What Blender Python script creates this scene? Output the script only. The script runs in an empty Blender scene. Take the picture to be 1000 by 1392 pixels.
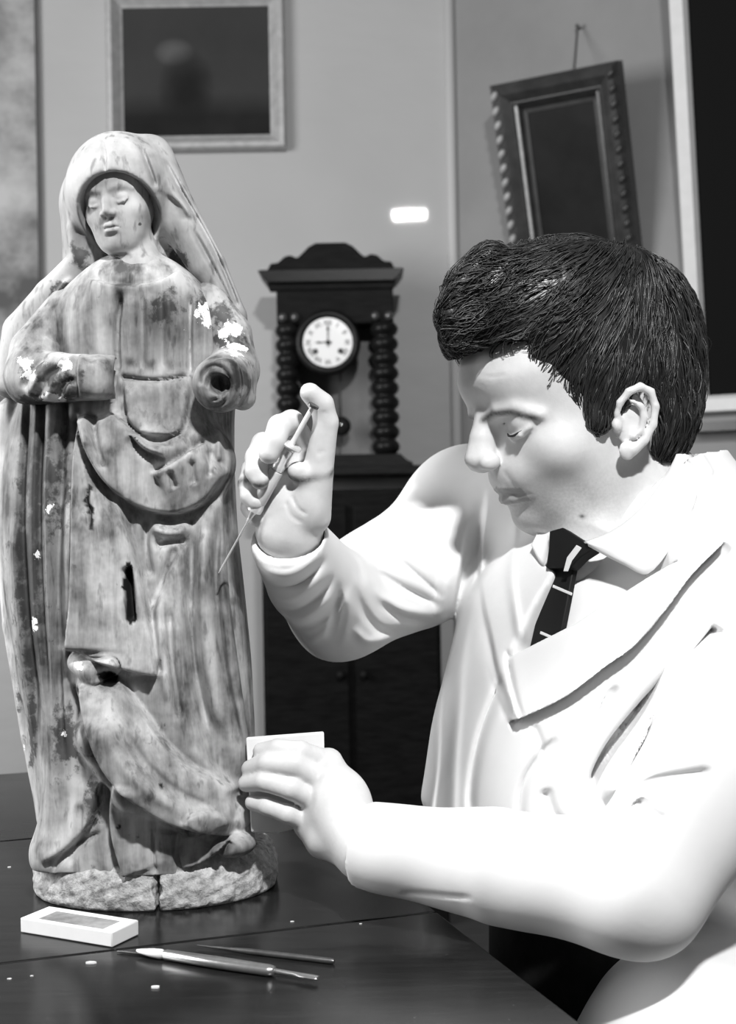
import bpy, math, random
import numpy as np
from mathutils import Vector, Matrix
random.seed(7); rng = np.random.default_rng(7)
S = bpy.context.scene
COL = S.collection

# ---------------------------------------------------------------- camera, world, lights, exposure
F = 1800.0                      # focal length in photo pixels (1000 x 1392 frame)
CZ = 1.074                      # camera height, table top is at 0.75
ROLL = math.radians(1.0)
TABLE_Z = 0.75
cd = bpy.data.cameras.new('camera'); cam = bpy.data.objects.new('camera', cd); COL.objects.link(cam)
cd.sensor_fit = 'HORIZONTAL'; cd.sensor_width = 36.0; cd.lens = 36.0 * F / 1000.0
cam.matrix_world = Matrix.Translation((0, 0, CZ)) @ Matrix.Rotation(math.radians(90), 4, 'X') @ Matrix.Rotation(-ROLL, 4, 'Z')
cd.clip_start = 0.05
cd.dof.use_dof = True; cd.dof.focus_distance = 1.10; cd.dof.aperture_fstop = 64.8 / 5.0
S.camera = cam
S.view_settings.view_transform = 'Standard'; S.view_settings.look = 'None'
S.view_settings.exposure = 0.0; S.view_settings.gamma = 1.0; S.view_settings.use_curve_mapping = False

w = bpy.data.worlds.new('room_light'); S.world = w; w.use_nodes = True
w.node_tree.nodes['Background'].inputs[0].default_value = (1, 1, 1, 1)
w.node_tree.nodes['Background'].inputs[1].default_value = 0.10

def area_light(name, loc, target, energy, size, size_y=None, shape='DISK', spread=180):
    l = bpy.data.lights.new(name, 'AREA'); l.energy = energy; l.shape = shape; l.size = size
    if size_y: l.size_y = size_y
    l.spread = math.radians(spread)
    o = bpy.data.objects.new(name, l); COL.objects.link(o); o.location = loc
    o.rotation_euler = (Vector(target) - Vector(loc)).to_track_quat('-Z', 'Y').to_euler()
    return o
# photographer's lamp, high in front of the group (its reflection is the glint on the glossy wall)
area_light('studio_lamp', (0.29, -0.62, CZ + 1.84), (0.02, 1.15, 0.95), 98, 0.20, 0.07, 'RECTANGLE')
# daylight from a window in the wall to the left
area_light('window_light', (-2.3, 1.3, 1.9), (0.2, 2.3, 1.2), 95, 1.3, 1.5, 'RECTANGLE')

# ---------------------------------------------------------------- pixel <-> place helpers
cr, sr = math.cos(ROLL), math.sin(ROLL)
def P(x, y, d):
    """point at depth d (metres in front of the camera) seen at photo pixel x, y"""
    u, v = x - 500.0, y - 696.0
    # the picture is turned counter-clockwise by ROLL: undo it
    uu = cr * u - sr * v; vv = sr * u + cr * v
    return np.array([uu / F * d, d, CZ - vv / F * d])
def to_px(p):
    p = np.asarray(p, float)
    uu = p[..., 0] / p[..., 1] * F; vv = (CZ - p[..., 2]) / p[..., 1] * F
    return np.stack([cr * uu + sr * vv + 500.0, -sr * uu + cr * vv + 696.0], -1)
def on_z(x, y, z):
    a = P(x, y, 1.0); k = (z - CZ) / (a[2] - CZ)
    return np.array([a[0] * k, k, z])
def on_plane(x, y, p0, n):
    o = np.array([0, 0, CZ]); r = P(x, y, 1.0) - o
    t = np.dot(np.asarray(p0) - o, n) / np.dot(r, n)
    return o + r * t
def nrm(v): v = np.asarray(v, float); return v / np.linalg.norm(v)

# ---------------------------------------------------------------- objects
def setp(o, label=None, cat=None, group=None, kind=None):
    if label: o['label'] = label
    if cat: o['category'] = cat
    if group: o['group'] = group
    if kind: o['kind'] = kind
    return o
def empty(name, loc, label=None, cat=None, group=None):
    o = bpy.data.objects.new(name, None); COL.objects.link(o); o.location = loc; o.empty_display_size = 0.05
    return setp(o, label, cat, group)
def wloc(o):
    v = Vector((0, 0, 0))
    while o is not None:
        v += o.location; o = o.parent
    return np.array(v)
def obj(name, V, Fc, mat, parent=None, smooth=True, attrs=None, origin=None, sharp=None):
    """one mesh object from world-space vertices"""
    V = np.asarray(V, np.float32).reshape(-1, 3)
    base = wloc(parent) if parent is not None else np.zeros(3)
    if origin is None: origin = base
    origin = np.asarray(origin, float)
    me = bpy.data.meshes.new(name)
    if isinstance(Fc, np.ndarray):
        n, m = Fc.shape
        me.vertices.add(len(V)); me.vertices.foreach_set('co', (V - origin).astype(np.float32).ravel())
        me.loops.add(n * m); me.loops.foreach_set('vertex_index', Fc.astype(np.int32).ravel())
        me.polygons.add(n); me.polygons.foreach_set('loop_start', np.arange(0, n * m, m, dtype=np.int32))
        me.update(calc_edges=True); me.validate()
    else:
        me.from_pydata([tuple(v) for v in (V - origin)], [], [tuple(f) for f in Fc]); me.validate()
    if smooth:
        me.polygons.foreach_set('use_smooth', np.ones(len(me.polygons), bool))
        if sharp:
            me.set_sharp_from_angle(angle=math.radians(sharp))
    if attrs:
        for k, a in attrs.items():
            at = me.attributes.new(k, 'FLOAT', 'POINT'); at.data.foreach_set('value', np.asarray(a, np.float32))
    me.update()
    if mat is not None: me.materials.append(mat)
    o = bpy.data.objects.new(name, me); COL.objects.link(o)
    if parent is not None: o.parent = parent
    o.location = origin - base
    return o
class MB:
    """collects simple solids into one mesh"""
    def __init__(s): s.V = []; s.F = []
    def add(s, V, Fc):
        n = len(s.V); s.V += [tuple(v) for v in V]; s.F += [tuple(i + n for i in f) for f in Fc]; return s
    def box(s, c, h, R=None):
        R = np.eye(3) if R is None else np.asarray(R)      # rows are axes
        pts = [np.asarray(c) + R[0] * h[0] * a + R[1] * h[1] * b + R[2] * h[2] * e for e in (-1, 1) for b in (-1, 1) for a in (-1, 1)]
        return s.add(pts, [(0, 2, 3, 1), (4, 5, 7, 6), (0, 1, 5, 4), (2, 6, 7, 3), (0, 4, 6, 2), (1, 3, 7, 5)])
    def prism(s, poly, o, U, Vv, N, depth):
        """polygon (2-d points) in the frame o,U,Vv, extruded along N"""
        o, U, Vv, N = map(np.asarray, (o, U, Vv, N)); n = len(poly)
        A = [o + U * a + Vv * b for a, b in poly]; B = [p + N * depth for p in A]
        Fc = [tuple(range(n))[::-1], tuple(range(n, 2 * n))] + [(i, (i + 1) % n, n + (i + 1) % n, n + i) for i in range(n)]
        return s.add(A + B, Fc)
    def lathe(s, prof, o, axis, seg=24, U=None):
        """profile of (radius, height) turned about axis"""
        axis = nrm(axis); U = nrm(np.cross(axis, [0.3, 0.9, 0.2])) if U is None else nrm(U); W = np.cross(axis, U)
        pts = []; Fc = []
        for r, h in prof:
            for i in range(seg):
                a = 2 * math.pi * i / seg
                pts.append(np.asarray(o) + axis * h + (U * math.cos(a) + W * math.sin(a)) * r)
        for j in range(len(prof) - 1):
            for i in range(seg):
                k = (i + 1) % seg; Fc.append((j * seg + i, j * seg + k, (j + 1) * seg + k, (j + 1) * seg + i))
        Fc.append(tuple(range(seg))[::-1]); m = (len(prof) - 1) * seg; Fc.append(tuple(range(m, m + seg)))
        return s.add(pts, Fc)
    def tube(s, pts, rad, seg=10):
        pts = [np.asarray(p, float) for p in pts]; n = len(pts)
        rad = [rad] * n if np.isscalar(rad) else rad
        t0 = nrm(pts[1] - pts[0]); U = nrm(np.cross(t0, [0.31, 0.2, 0.93])); R = []
        for i in range(n):
            t = nrm(pts[min(i + 1, n - 1)] - pts[max(i - 1, 0)]); U = nrm(U - t * np.dot(U, t)); W = np.cross(t, U)
            R += [pts[i] + (U * math.cos(2 * math.pi * k / seg) + W * math.sin(2 * math.pi * k / seg)) * rad[i] for k in range(seg)]
        Fc = [(j * seg + i, j * seg + (i + 1) % seg, (j + 1) * seg + (i + 1) % seg, (j + 1) * seg + i) for j in range(n - 1) for i in range(seg)]
        Fc += [tuple(range(seg))[::-1], tuple(range((n - 1) * seg, n * seg))]
        return s.add(R, Fc)
    def obj(s, name, mat, parent=None, smooth=False, origin=None, sharp=None, bevel=0):
        V = np.array(s.V)
        o = obj(name, V, s.F, mat, parent, smooth or bool(bevel), None, origin, sharp or (40 if bevel else None))
        if bevel:
            b = o.modifiers.new('bevel', 'BEVEL'); b.width = bevel; b.segments = 2; b.limit_method = 'ANGLE'; b.angle_limit = math.radians(30)
        return o

# ---------------------------------------------------------------- procedural materials (all neutral greys: a black-and-white photograph)
def new_mat(name):
    m = bpy.data.materials.new(name); m.use_nodes = True
    return m, m.node_tree, m.node_tree.nodes['Principled BSDF']
def node(nt, t, **kw):
    n = nt.nodes.new(t)
    for k, v in kw.items(): setattr(n, k, v)
    return n
def ramp(nt, fac, stops):
    r = node(nt, 'ShaderNodeValToRGB'); cr_ = r.color_ramp
    while len(cr_.elements) < len(stops): cr_.elements.new(0.5)
    for e, (p, v) in zip(cr_.elements, stops): e.position = p; e.color = (v, v, v, 1)
    nt.links.new(fac, r.inputs[0]); return r.outputs[0]
def noise(nt, scale, detail=4, rough=0.55, stretch=(1, 1, 1), coord='Object', rot=(0, 0, 0)):
    tc = node(nt, 'ShaderNodeTexCoord'); mp = node(nt, 'ShaderNodeMapping')
    mp.inputs['Scale'].default_value = stretch; mp.inputs['Rotation'].default_value = rot
    nt.links.new(tc.outputs[coord], mp.inputs[0])
    n = node(nt, 'ShaderNodeTexNoise'); n.inputs['Scale'].default_value = scale; n.inputs['Detail'].default_value = detail
    n.inputs['Roughness'].default_value = rough
    nt.links.new(mp.outputs[0], n.inputs['Vector']); return n.outputs['Fac']
def bump(nt, bs, h, strength, dist):
    b = node(nt, 'ShaderNodeBump'); b.inputs['Strength'].default_value = strength; b.inputs['Distance'].default_value = dist
    nt.links.new(h, b.inputs['Height'])
    if bs.inputs['Normal'].links: nt.links.new(bs.inputs['Normal'].links[0].from_socket, b.inputs['Normal'])
    nt.links.new(b.outputs[0], bs.inputs['Normal'])
def math_n(nt, op, a, b=None, clamp=False):
    m = node(nt, 'ShaderNodeMath', operation=op, use_clamp=clamp)
    for i, v in enumerate((a, b)):
        if v is None: continue
        if isinstance(v, (int, float)): m.inputs[i].default_value = v
        else: nt.links.new(v, m.inputs[i])
    return m.outputs[0]
def mixv(nt, fac, a, b):
    m = node(nt, 'ShaderNodeMix', data_type='FLOAT')
    for i, v in ((0, fac), (2, a), (3, b)):
        if isinstance(v, (int, float)): m.inputs[i].default_value = v
        else: nt.links.new(v, m.inputs[i])
    return m.outputs[0]
def attr(nt, name):
    a = node(nt, 'ShaderNodeAttribute', attribute_name=name); return a.outputs['Fac']
def grey(nt, bs, v):
    if isinstance(v, (int, float)): bs.inputs['Base Color'].default_value = (v, v, v, 1)
    else: nt.links.new(v, bs.inputs['Base Color'])
def plain(name, v, rough=0.5, metal=0.0, var=0.0, scale=30, stretch=(1, 1, 1), bmp=0.0, bdist=0.001, spec=0.5, coat=0.0, rot=(0, 0, 0)):
    m, nt, bs = new_mat(name)
    bs.inputs['Roughness'].default_value = rough; bs.inputs['Metallic'].default_value = metal
    bs.inputs['Specular IOR Level'].default_value = spec; bs.inputs['Coat Weight'].default_value = coat
    bs.inputs['Coat Roughness'].default_value = 0.10
    if var or bmp:
        n = noise(nt, scale, 5, 0.6, stretch, 'Object', rot)
        grey(nt, bs, ramp(nt, n, [(0.3, max(v - var, 0.001)), (0.7, v + var)]) if var else v)
        if bmp: bump(nt, bs, n, bmp, bdist)
    else: grey(nt, bs, v)
    return m

# ---------------------------------------------------------------- sculpting: distance fields turned into meshes
f32 = np.float32
def _frame(R): return np.eye(3) if R is None else np.asarray(R, float)
class Sculpt:
    def __init__(s): s.ops = []
    def add(s, fn, lo, hi, k=0.006, mode='u'):
        s.ops.append((fn, np.asarray(lo, float) - k, np.asarray(hi, float) + k, k, mode)); return s
    def cone(s, a, b, ra, rb, k=0.006, mode='u'):
        a = np.asarray(a, float); b = np.asarray(b, float); ba = b - a; L2 = max(float(ba @ ba), 1e-12)
        def fn(p):
            q = p - a.astype(f32); t = np.clip(q @ (ba / L2).astype(f32), 0, 1)
            q = q - t[:, None] * ba.astype(f32)
            return np.sqrt((q * q).sum(1)) - (ra + (rb - ra) * t)
        r = max(ra, rb); return s.add(fn, np.minimum(a, b) - r, np.maximum(a, b) + r, k, mode)
    def chain(s, pts, rad, k=0.006, mode='u', ki=None):
        """a tapering bent limb: segments blended among themselves, then into the rest"""
        pts = np.array(pts, float); rad = np.array([rad] * len(pts) if np.isscalar(rad) else rad, float); ki = 0.003 if ki is None else ki
        def fn(p):
            d = None
            for i in range(len(pts) - 1):
                a = pts[i].astype(f32); ba = (pts[i + 1] - pts[i]); L2 = max(float(ba @ ba), 1e-12)
                q = p - a; t = np.clip(q @ (ba / L2).astype(f32), 0, 1); q = q - t[:, None] * ba.astype(f32)
                e = np.sqrt((q * q).sum(1)) - (rad[i] + (rad[i + 1] - rad[i]) * t)
                d = e if d is None else smin(d, e, ki)
            return d
        r = rad.max(); return s.add(fn, pts.min(0) - r, pts.max(0) + r, k, mode)
    def ell(s, c, r, R=None, k=0.006, mode='u'):
        c = np.asarray(c, float); r = np.asarray(r, float); R = _frame(R)
        def fn(p):
            q = (p - c.astype(f32)) @ R.T.astype(f32)
            k0 = np.sqrt(((q / r.astype(f32)) ** 2).sum(1)); k1 = np.sqrt(((q / (r * r).astype(f32)) ** 2).sum(1)) + 1e-9
            return k0 * (k0 - 1) / k1
        e = np.sqrt(((R.T * r) ** 2).sum(1)); return s.add(fn, c - e, c + e, k, mode)
    def box(s, c, h, R=None, r=0.003, k=0.006, mode='u'):
        c = np.asarray(c, float); h = np.asarray(h, float); R = _frame(R)
        def fn(p):
            q = np.abs((p - c.astype(f32)) @ R.T.astype(f32)) - (h - r).astype(f32)
            return np.sqrt((np.maximum(q, 0) ** 2).sum(1)) + np.minimum(q.max(1), 0) - r
        e = np.abs(R.T * h).sum(1); return s.add(fn, c - e, c + e, k, mode)
    def loft(s, rows, o, R, n=2.2, k=0.006, mode='u'):
        """rows: (z, cx, cy, xneg, xpos, yneg, ypos) in the frame o, R (rows = axes)"""
        A = np.array(rows, float); A = A[np.argsort(A[:, 0])]; o = np.asarray(o, float); R = _frame(R)
        zz = np.linspace(A[0, 0], A[-1, 0], 160)
        T = [np.interp(zz, A[:, 0], A[:, j]) for j in range(1, 7)]
        ker = np.ones(9) / 9
        T = [np.convolve(np.pad(t, 4, 'edge'), ker, 'valid') for t in T]
        def fn(p):
            q = (p - o.astype(f32)) @ R.T.astype(f32); z = q[:, 2]
            cx, cy, xn, xp, yn, yp = [np.interp(z, zz, t).astype(f32) for t in T]
            x = q[:, 0] - cx; y = q[:, 1] - cy
            u = np.abs(x) / np.where(x > 0, xp, xn); v = np.abs(y) / np.where(y > 0, yp, yn)
            g = (u ** n + v ** n) ** (1.0 / n) + 1e-6
            d = np.sqrt(x * x + y * y) * (1 - 1 / g); d = np.where(g < 0.2, -np.minimum(xn, yn) * 0.8, d) * 0.85
            return np.maximum(d, np.maximum(A[0, 0] - z, z - A[-1, 0]))
        ex = max(A[:, 3].max(), A[:, 4].max()) + np.abs(A[:, 1]).max(); ey = max(A[:, 5].max(), A[:, 6].max()) + np.abs(A[:, 2]).max()
        cs = np.array([o + R[0] * a * ex + R[1] * b * ey + R[2] * z for a in (-1, 1) for b in (-1, 1) for z in (A[0, 0], A[-1, 0])])
        return s.add(fn, cs.min(0), cs.max(0), k, mode)
    def eval(s, p, lo, hi):
        d = np.full(len(p), 1e3, f32)
        for fn, l, h, k, mode in s.ops:
            if np.any(l > hi) or np.any(h < lo): 
                if mode == 'i': d = np.maximum(d, 1.0)
                continue
            e = fn(p).astype(f32)
            if mode == 'u': d = smin(d, e, k)
            elif mode == 's': d = -smin(-d, e, k)
            elif mode == 'i': d = -smin(-d, -e, k)
        return d
    def at(s, p):
        p = np.asarray(p, f32); return s.eval(p, p.min(0), p.max(0))
    def mesh(s, res, B=20):
        U = [o for o in s.ops if o[4] == 'u']
        lo = np.min([o[1] for o in U], 0) - 2 * res; hi = np.max([o[2] for o in U], 0) + 2 * res
        nb = np.ceil((hi - lo) / (res * B)).astype(int)
        occ = np.zeros(nb, bool)
        for o in U:
            a = np.maximum(((o[1] - res - lo) / (res * B)).astype(int), 0); b = np.minimum(((o[2] + res - lo) / (res * B)).astype(int), nb - 1)
            occ[a[0]:b[0] + 1, a[1]:b[1] + 1, a[2]:b[2] + 1] = True
        NX, NY, NZ = nb * B + 2
        c = np.arange(0, B + 1)
        gi = np.stack(np.meshgrid(c, c, c, indexing='ij'), -1).reshape(-1, 3)
        cc = np.linspace(0, B, 5); gc = np.stack(np.meshgrid(cc, cc, cc, indexing='ij'), -1).reshape(-1, 3)
        ids = []; pos = []; quads = []
        n = B + 1
        for bi in np.argwhere(occ):
            b0 = bi * B; wl = lo + b0 * res; wh = wl + B * res
            dc = s.eval((lo + (b0 + gc) * res).astype(f32), wl, wh)
            if np.abs(dc).min() > res * B / 4 * 1.1: continue
            d = s.eval((lo + (b0 + gi) * res).astype(f32), wl - res, wh + res).reshape(n, n, n)
            ins = d < 0
            if ins.all() or not ins.any(): continue
            # vertices of the cells 0..B-1 of this block
            D = d
            cnt = np.zeros((B, B, B), f32); acc = np.zeros((B, B, B, 3), f32)
            sl = lambda a: slice(a, a + B)
            for ax in range(3):
                for a in (0, 1):
                    for b in (0, 1):
                        off0 = [0, 0, 0]; oth = [i for i in range(3) if i != ax]; off0[oth[0]] = a; off0[oth[1]] = b
                        off1 = list(off0); off1[ax] = 1
                        d0 = D[sl(off0[0]), sl(off0[1]), sl(off0[2])]; d1 = D[sl(off1[0]), sl(off1[1]), sl(off1[2])]
                        m = (d0 < 0) != (d1 < 0); t = np.where(m, d0 / np.where(m, d0 - d1, 1), 0)
                        cnt += m; v = np.zeros((B, B, B, 3), f32); v[..., ax] = t; v[..., oth[0]] = a; v[..., oth[1]] = b
                        acc += v * m[..., None]
            I = np.argwhere(cnt > 0)
            if len(I):
                g = I + b0 + 1
                ids.append((g[:, 0] * NY + g[:, 1]) * np.int64(NZ) + g[:, 2])
                pos.append(lo + (b0 + I + acc[tuple(I.T)] / cnt[tuple(I.T)][:, None]) * res)
            ins0 = D < 0
            for ax in range(3):
                a0 = ins0[:B, :B, :B]; off = [0, 0, 0]; off[ax] = 1
                a1 = ins0[sl(off[0]), sl(off[1]), sl(off[2])]
                for flip, m in ((0, a0 & ~a1), (1, ~a0 & a1)):
                    I = np.argwhere(m)
                    if not len(I): continue
                    g = I + b0 + 1; oth = [(ax + 1) % 3, (ax + 2) % 3]; e1 = np.zeros(3, int); e2 = np.zeros(3, int); e1[oth[0]] = 1; e2[oth[1]] = 1
                    q = [g, g - e1, g - e1 - e2, g - e2]
                    if flip: q = q[::-1]
                    quads.append(np.stack([(h[:, 0] * NY + h[:, 1]) * np.int64(NZ) + h[:, 2] for h in q], 1))
        ids = np.concatenate(ids); pos = np.concatenate(pos); quads = np.concatenate(quads)
        o = np.argsort(ids); ids = ids[o]; pos = pos[o]
        ix = np.searchsorted(ids, quads); ix = np.minimum(ix, len(ids) - 1); ok = (ids[ix] == quads).all(1)
        return pos, ix[ok].astype(np.int32)
def smin(a, b, k):
    if k <= 1e-6: return np.minimum(a, b)
    h = np.maximum(k - np.abs(a - b), 0) / k
    return np.minimum(a, b) - h * h * h * (k / 6)
def normals(V, Q):
    n = np.cross(V[Q[:, 2]] - V[Q[:, 0]], V[Q[:, 3]] - V[Q[:, 1]])
    N = np.zeros_like(V)
    for i in range(4): np.add.at(N, Q[:, i], n)
    return N / (np.linalg.norm(N, axis=1, keepdims=True) + 1e-12)
def relax(V, Q, it=1, w=0.5):
    E = np.concatenate([Q[:, [0, 1]], Q[:, [1, 2]], Q[:, [2, 3]], Q[:, [3, 0]]]); cnt = np.bincount(E.ravel(), minlength=len(V))[:, None] + 1e-9
    for _ in range(it):
        A = np.stack([np.bincount(E[:, 0], V[E[:, 1], j], len(V)) + np.bincount(E[:, 1], V[E[:, 0], j], len(V)) for j in range(3)], 1)
        V = V * (1 - w) + w * A / cnt
    return V

# relief carved along lines (given in photo pixels, applied to the front-facing surface)
def line_dist(q, pts):
    """nearest distance to a polyline, signed side (right hand of the path is +) and position along it 0..1"""
    pts = np.asarray(pts, float); seg = np.diff(pts, axis=0); L = np.hypot(seg[:, 0], seg[:, 1]); cum = np.concatenate([[0], np.cumsum(L)]); tot = cum[-1]
    best = np.full(len(q), 1e9); side = np.ones(len(q)); al = np.zeros(len(q))
    for i in range(len(seg)):
        r = q - pts[i]; t = np.clip((r @ seg[i]) / (L[i] ** 2 + 1e-9), 0, 1); e = r - t[:, None] * seg[i]; d = np.hypot(e[:, 0], e[:, 1])
        m = d < best - 1e-6; best[m] = d[m]; al[m] = ((cum[i] + t * L[i]) / tot)[m]; side[m] = np.sign(seg[i, 0] * r[:, 1] - seg[i, 1] * r[:, 0])[m]
    return best, side, al
def spline(pts, n=6):
    p = np.asarray(pts, float); p = np.vstack([2 * p[0] - p[1], p, 2 * p[-1] - p[-2]]); out = []
    for i in range(1, len(p) - 2):
        for t in np.linspace(0, 1, n, endpoint=False):
            a, b, c, d = p[i - 1:i + 3]
            out.append(0.5 * ((2 * b) + (-a + c) * t + (2 * a - 5 * b + 4 * c - d) * t * t + (-a + 3 * b - 3 * c + d) * t ** 3))
    out.append(p[-2]); return np.array(out)
def endfade(al, e0, e1):
    a = np.clip(al / max(e0, 1e-6), 0, 1) if e0 > 0 else 1.0; b = np.clip((1 - al) / max(e1, 1e-6), 0, 1) if e1 > 0 else 1.0
    f = a * b; return f * f * (3 - 2 * f)
class Relief:
    def __init__(s, gain=1.0): s.items = []; s.gain = gain
    def line(s, pts, w, h, ends=(0.15, 0.15)):            # ridge (h > 0) or groove (h < 0), w in px, h in metres
        s.items.append(('l', spline(pts), w, h, ends)); return s
    def step(s, pts, side, h, L, g=0.0, w=3.0, ends=(0.1, 0.1)):   # cloth edge: raised by h on one side, dying out over L px; groove g on the low side
        s.items.append(('s', spline(pts), side, h, L, g, w, ends)); return s
    def bump(s, x, y, rx, ry, h, a=0.0):
        s.items.append(('b', x, y, rx, ry, h, math.radians(a))); return s
    def height(s, q):
        H = np.zeros(len(q))
        for it in s.items:
            if it[0] == 'b':
                _, x, y, rx, ry, h, a = it; dx = q[:, 0] - x; dy = q[:, 1] - y
                u = (dx * math.cos(a) + dy * math.sin(a)) / rx; v = (-dx * math.sin(a) + dy * math.cos(a)) / ry
                H += h * np.exp(-(u * u + v * v)); continue
            pts = it[1]; reach = (it[2] * 3 if it[0] == 'l' else it[4] * 3.5 + 10)
            m = np.all((q > pts.min(0) - reach) & (q < pts.max(0) + reach), 1)
            if not m.any(): continue
            d, sd, al = line_dist(q[m], pts)
            if it[0] == 'l':
                _, _, w_, h, e = it; H[m] += h * np.exp(-(d / w_) ** 2) * endfade(al, *e)
            else:
                _, _, side, h, L, g, w_, e = it; x = d * sd * side
                t = np.clip(x / w_ * 0.5 + 0.5, 0, 1); t = t * t * (3 - 2 * t)
                H[m] += (h * t * np.exp(-(np.maximum(x, 0) / L) ** 1.5) - g * (1 - t) * np.exp(-(x / (w_ * 3)) ** 2)) * endfade(al, *e)
        return H
    def apply(s, V, Q, sharp=1.5, dirn=(0, -1, 0), weight=1.0):
        N = normals(V, Q); wgt = np.clip(-N[:, 1] * sharp, 0, 1)
        q = to_px(V); H = s.height(q) * wgt * s.gain * weight
        return V + H[:, None] * np.asarray(dirn, float)
def inside(q, poly):
    poly = np.asarray(poly, float); c = np.zeros(len(q), bool); j = len(poly) - 1
    for i in range(len(poly)):
        a, b = poly[i], poly[j]
        m = ((a[1] > q[:, 1]) != (b[1] > q[:, 1])) & (q[:, 0] < (b[0] - a[0]) * (q[:, 1] - a[1]) / (b[1] - a[1] + 1e-12) + a[0]); c ^= m; j = i
    return c
def blob(q, x, y, rx, ry, a=0):
    a = math.radians(a); dx = q[:, 0] - x; dy = q[:, 1] - y
    u = (dx * math.cos(a) + dy * math.sin(a)) / rx; v = (-dx * math.sin(a) + dy * math.cos(a)) / ry
    return np.exp(-(u * u + v * v))

# ================================================================ THE ROOM
M = {}
def wall_mat():
    m, nt, bs = new_mat('painted_plaster')
    n1 = noise(nt, 1.3, 3, 0.5); n2 = noise(nt, 900, 2, 0.5)
    v = ramp(nt, n1, [(0.3, 0.35), (0.7, 0.42)])
    g = ramp(nt, n2, [(0.3, 0.86), (0.7, 1.0)])
    mx = node(nt, 'ShaderNodeMix', data_type='RGBA', blend_type='MULTIPLY'); mx.inputs[0].default_value = 1
    nt.links.new(v, mx.inputs[6]); nt.links.new(g, mx.inputs[7]); nt.links.new(mx.outputs[2], bs.inputs['Base Color'])
    bs.inputs['Roughness'].default_value = 0.55
    bs.inputs['Coat Weight'].default_value = 0.08; bs.inputs['Coat Roughness'].default_value = 0.03
    bump(nt, bs, noise(nt, 7, 3, 0.5, (1, 1, 2.2)), 0.25, 0.01)
    return m
M['wall'] = wall_mat()
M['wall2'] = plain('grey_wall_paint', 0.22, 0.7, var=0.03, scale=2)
M['floor'] = plain('dark_floor', 0.035, 0.5, var=0.012, scale=9, stretch=(1, 8, 1))
YB = 3.8
cor = P(615, 200, YB); wd = nrm([0.856, -0.518, 0]); wn = nrm([-0.518, -0.856, 0])      # corner of the walls, run and normal of the right-hand wall
H = 3.1
m = MB(); m.box((cor[0] - 2.6, YB + 0.05, H / 2), (2.6, 0.05, H / 2)); setp(m.obj('wall_back', M['wall']), kind='structure')
e = cor + wd * 2.4
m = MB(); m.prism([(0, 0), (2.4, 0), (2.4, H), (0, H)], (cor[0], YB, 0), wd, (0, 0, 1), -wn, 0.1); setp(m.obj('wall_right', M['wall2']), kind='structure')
# narrow plaster bead down the corner
m = MB(); m.tube([(cor[0] - 0.004, YB - 0.004, 0), (cor[0] - 0.004, YB - 0.004, H)], 0.016, 10); setp(m.obj('trim_1', plain('corner_bead_paint', 0.45, 0.6), smooth=True), kind='structure')
m = MB(); m.box((0, 2.0, -0.03), (5.0, 4.5, 0.03)); setp(m.obj('floor', M['floor']), kind='structure')

# ================================================================ PICTURES
def rails(parent, o, U, W, N, wd_, ht, prof, mats, smooth=False):
    """four mitred rails of a frame; prof = (inset, height) pairs from the outer edge inwards"""
    o, U, W, N = map(np.asarray, (o, U, W, N))
    corners = lambda i, h: [o + U * i + W * i + N * h, o + U * (wd_ - i) + W * i + N * h, o + U * (wd_ - i) + W * (ht - i) + N * h, o + U * i + W * (ht - i) + N * h]
    rings = [corners(i, h) for i, h in prof]
    for s_, nm in enumerate(('frame_rail',) * 4):
        a, b = s_, (s_ + 1) % 4; V = []; Fc = []
        for r in rings: V += [r[a], r[b]]
        n = len(rings)
        Fc = [(2 * i, 2 * i + 1, 2 * i + 3, 2 * i + 2) for i in range(n - 1)]
        Fc += [tuple(2 * i for i in range(n)), tuple(2 * i + 1 for i in range(n))[::-1], (0, 2 * n - 2, 2 * n - 1, 1)]
        MB().add(V, Fc).obj(nm, mats if not isinstance(mats, (list, tuple)) else mats[s_], parent)

# 1. gilt-framed dark picture on the back wall
def dark_canvas():
    m, nt, bs = new_mat('dark_varnished_canvas')
    tc = node(nt, 'ShaderNodeTexCoord'); sp = node(nt, 'ShaderNodeSeparateXYZ'); nt.links.new(tc.outputs['Object'], sp.inputs[0])
    n = noise(nt, 5, 4, 0.6)
    def blob_n(cx, cz, rx, rz):
        a = math_n(nt, 'DIVIDE', math_n(nt, 'SUBTRACT', sp.outputs[0], cx), rx); b = math_n(nt, 'DIVIDE', math_n(nt, 'SUBTRACT', sp.outputs[2], cz), rz)
        d = math_n(nt, 'ADD', math_n(nt, 'MULTIPLY', a, a), math_n(nt, 'MULTIPLY', b, b))
        d = math_n(nt, 'ADD', d, math_n(nt, 'MULTIPLY', math_n(nt, 'SUBTRACT', n, 0.5), 1.2))
        return math_n(nt, 'SUBTRACT', 1.0, math_n(nt, 'MULTIPLY', d, 0.7), True)
    sky = math_n(nt, 'MULTIPLY', ramp(nt, sp.outputs[2], [(0.10, 0.0), (0.17, 1.0)]), 0.026)
    sky = math_n(nt, 'ADD', sky, math_n(nt, 'MULTIPLY', n, 0.018))
    sky = math_n(nt, 'ADD', sky, math_n(nt, 'MULTIPLY', blob_n(0.19, 0.285, 0.05, 0.035), 0.05))
    dk = blob_n(0.225, 0.18, 0.07, 0.10)
    grey(nt, bs, math_n(nt, 'ADD', mixv(nt, dk, sky, 0.008), 0.004)); bs.inputs['Roughness'].default_value = 0.7; bs.inputs['Specular IOR Level'].default_value = 0.08
    return m
M['canvas1'] = dark_canvas()
M['gilt'] = plain('aged_gilt_frame', 0.36, 0.38, metal=0.0, var=0.06, scale=40, spec=0.6)
a = P(148, 209, YB - 0.004); b = P(390, 204, YB - 0.004); ht = 0.46
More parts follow.
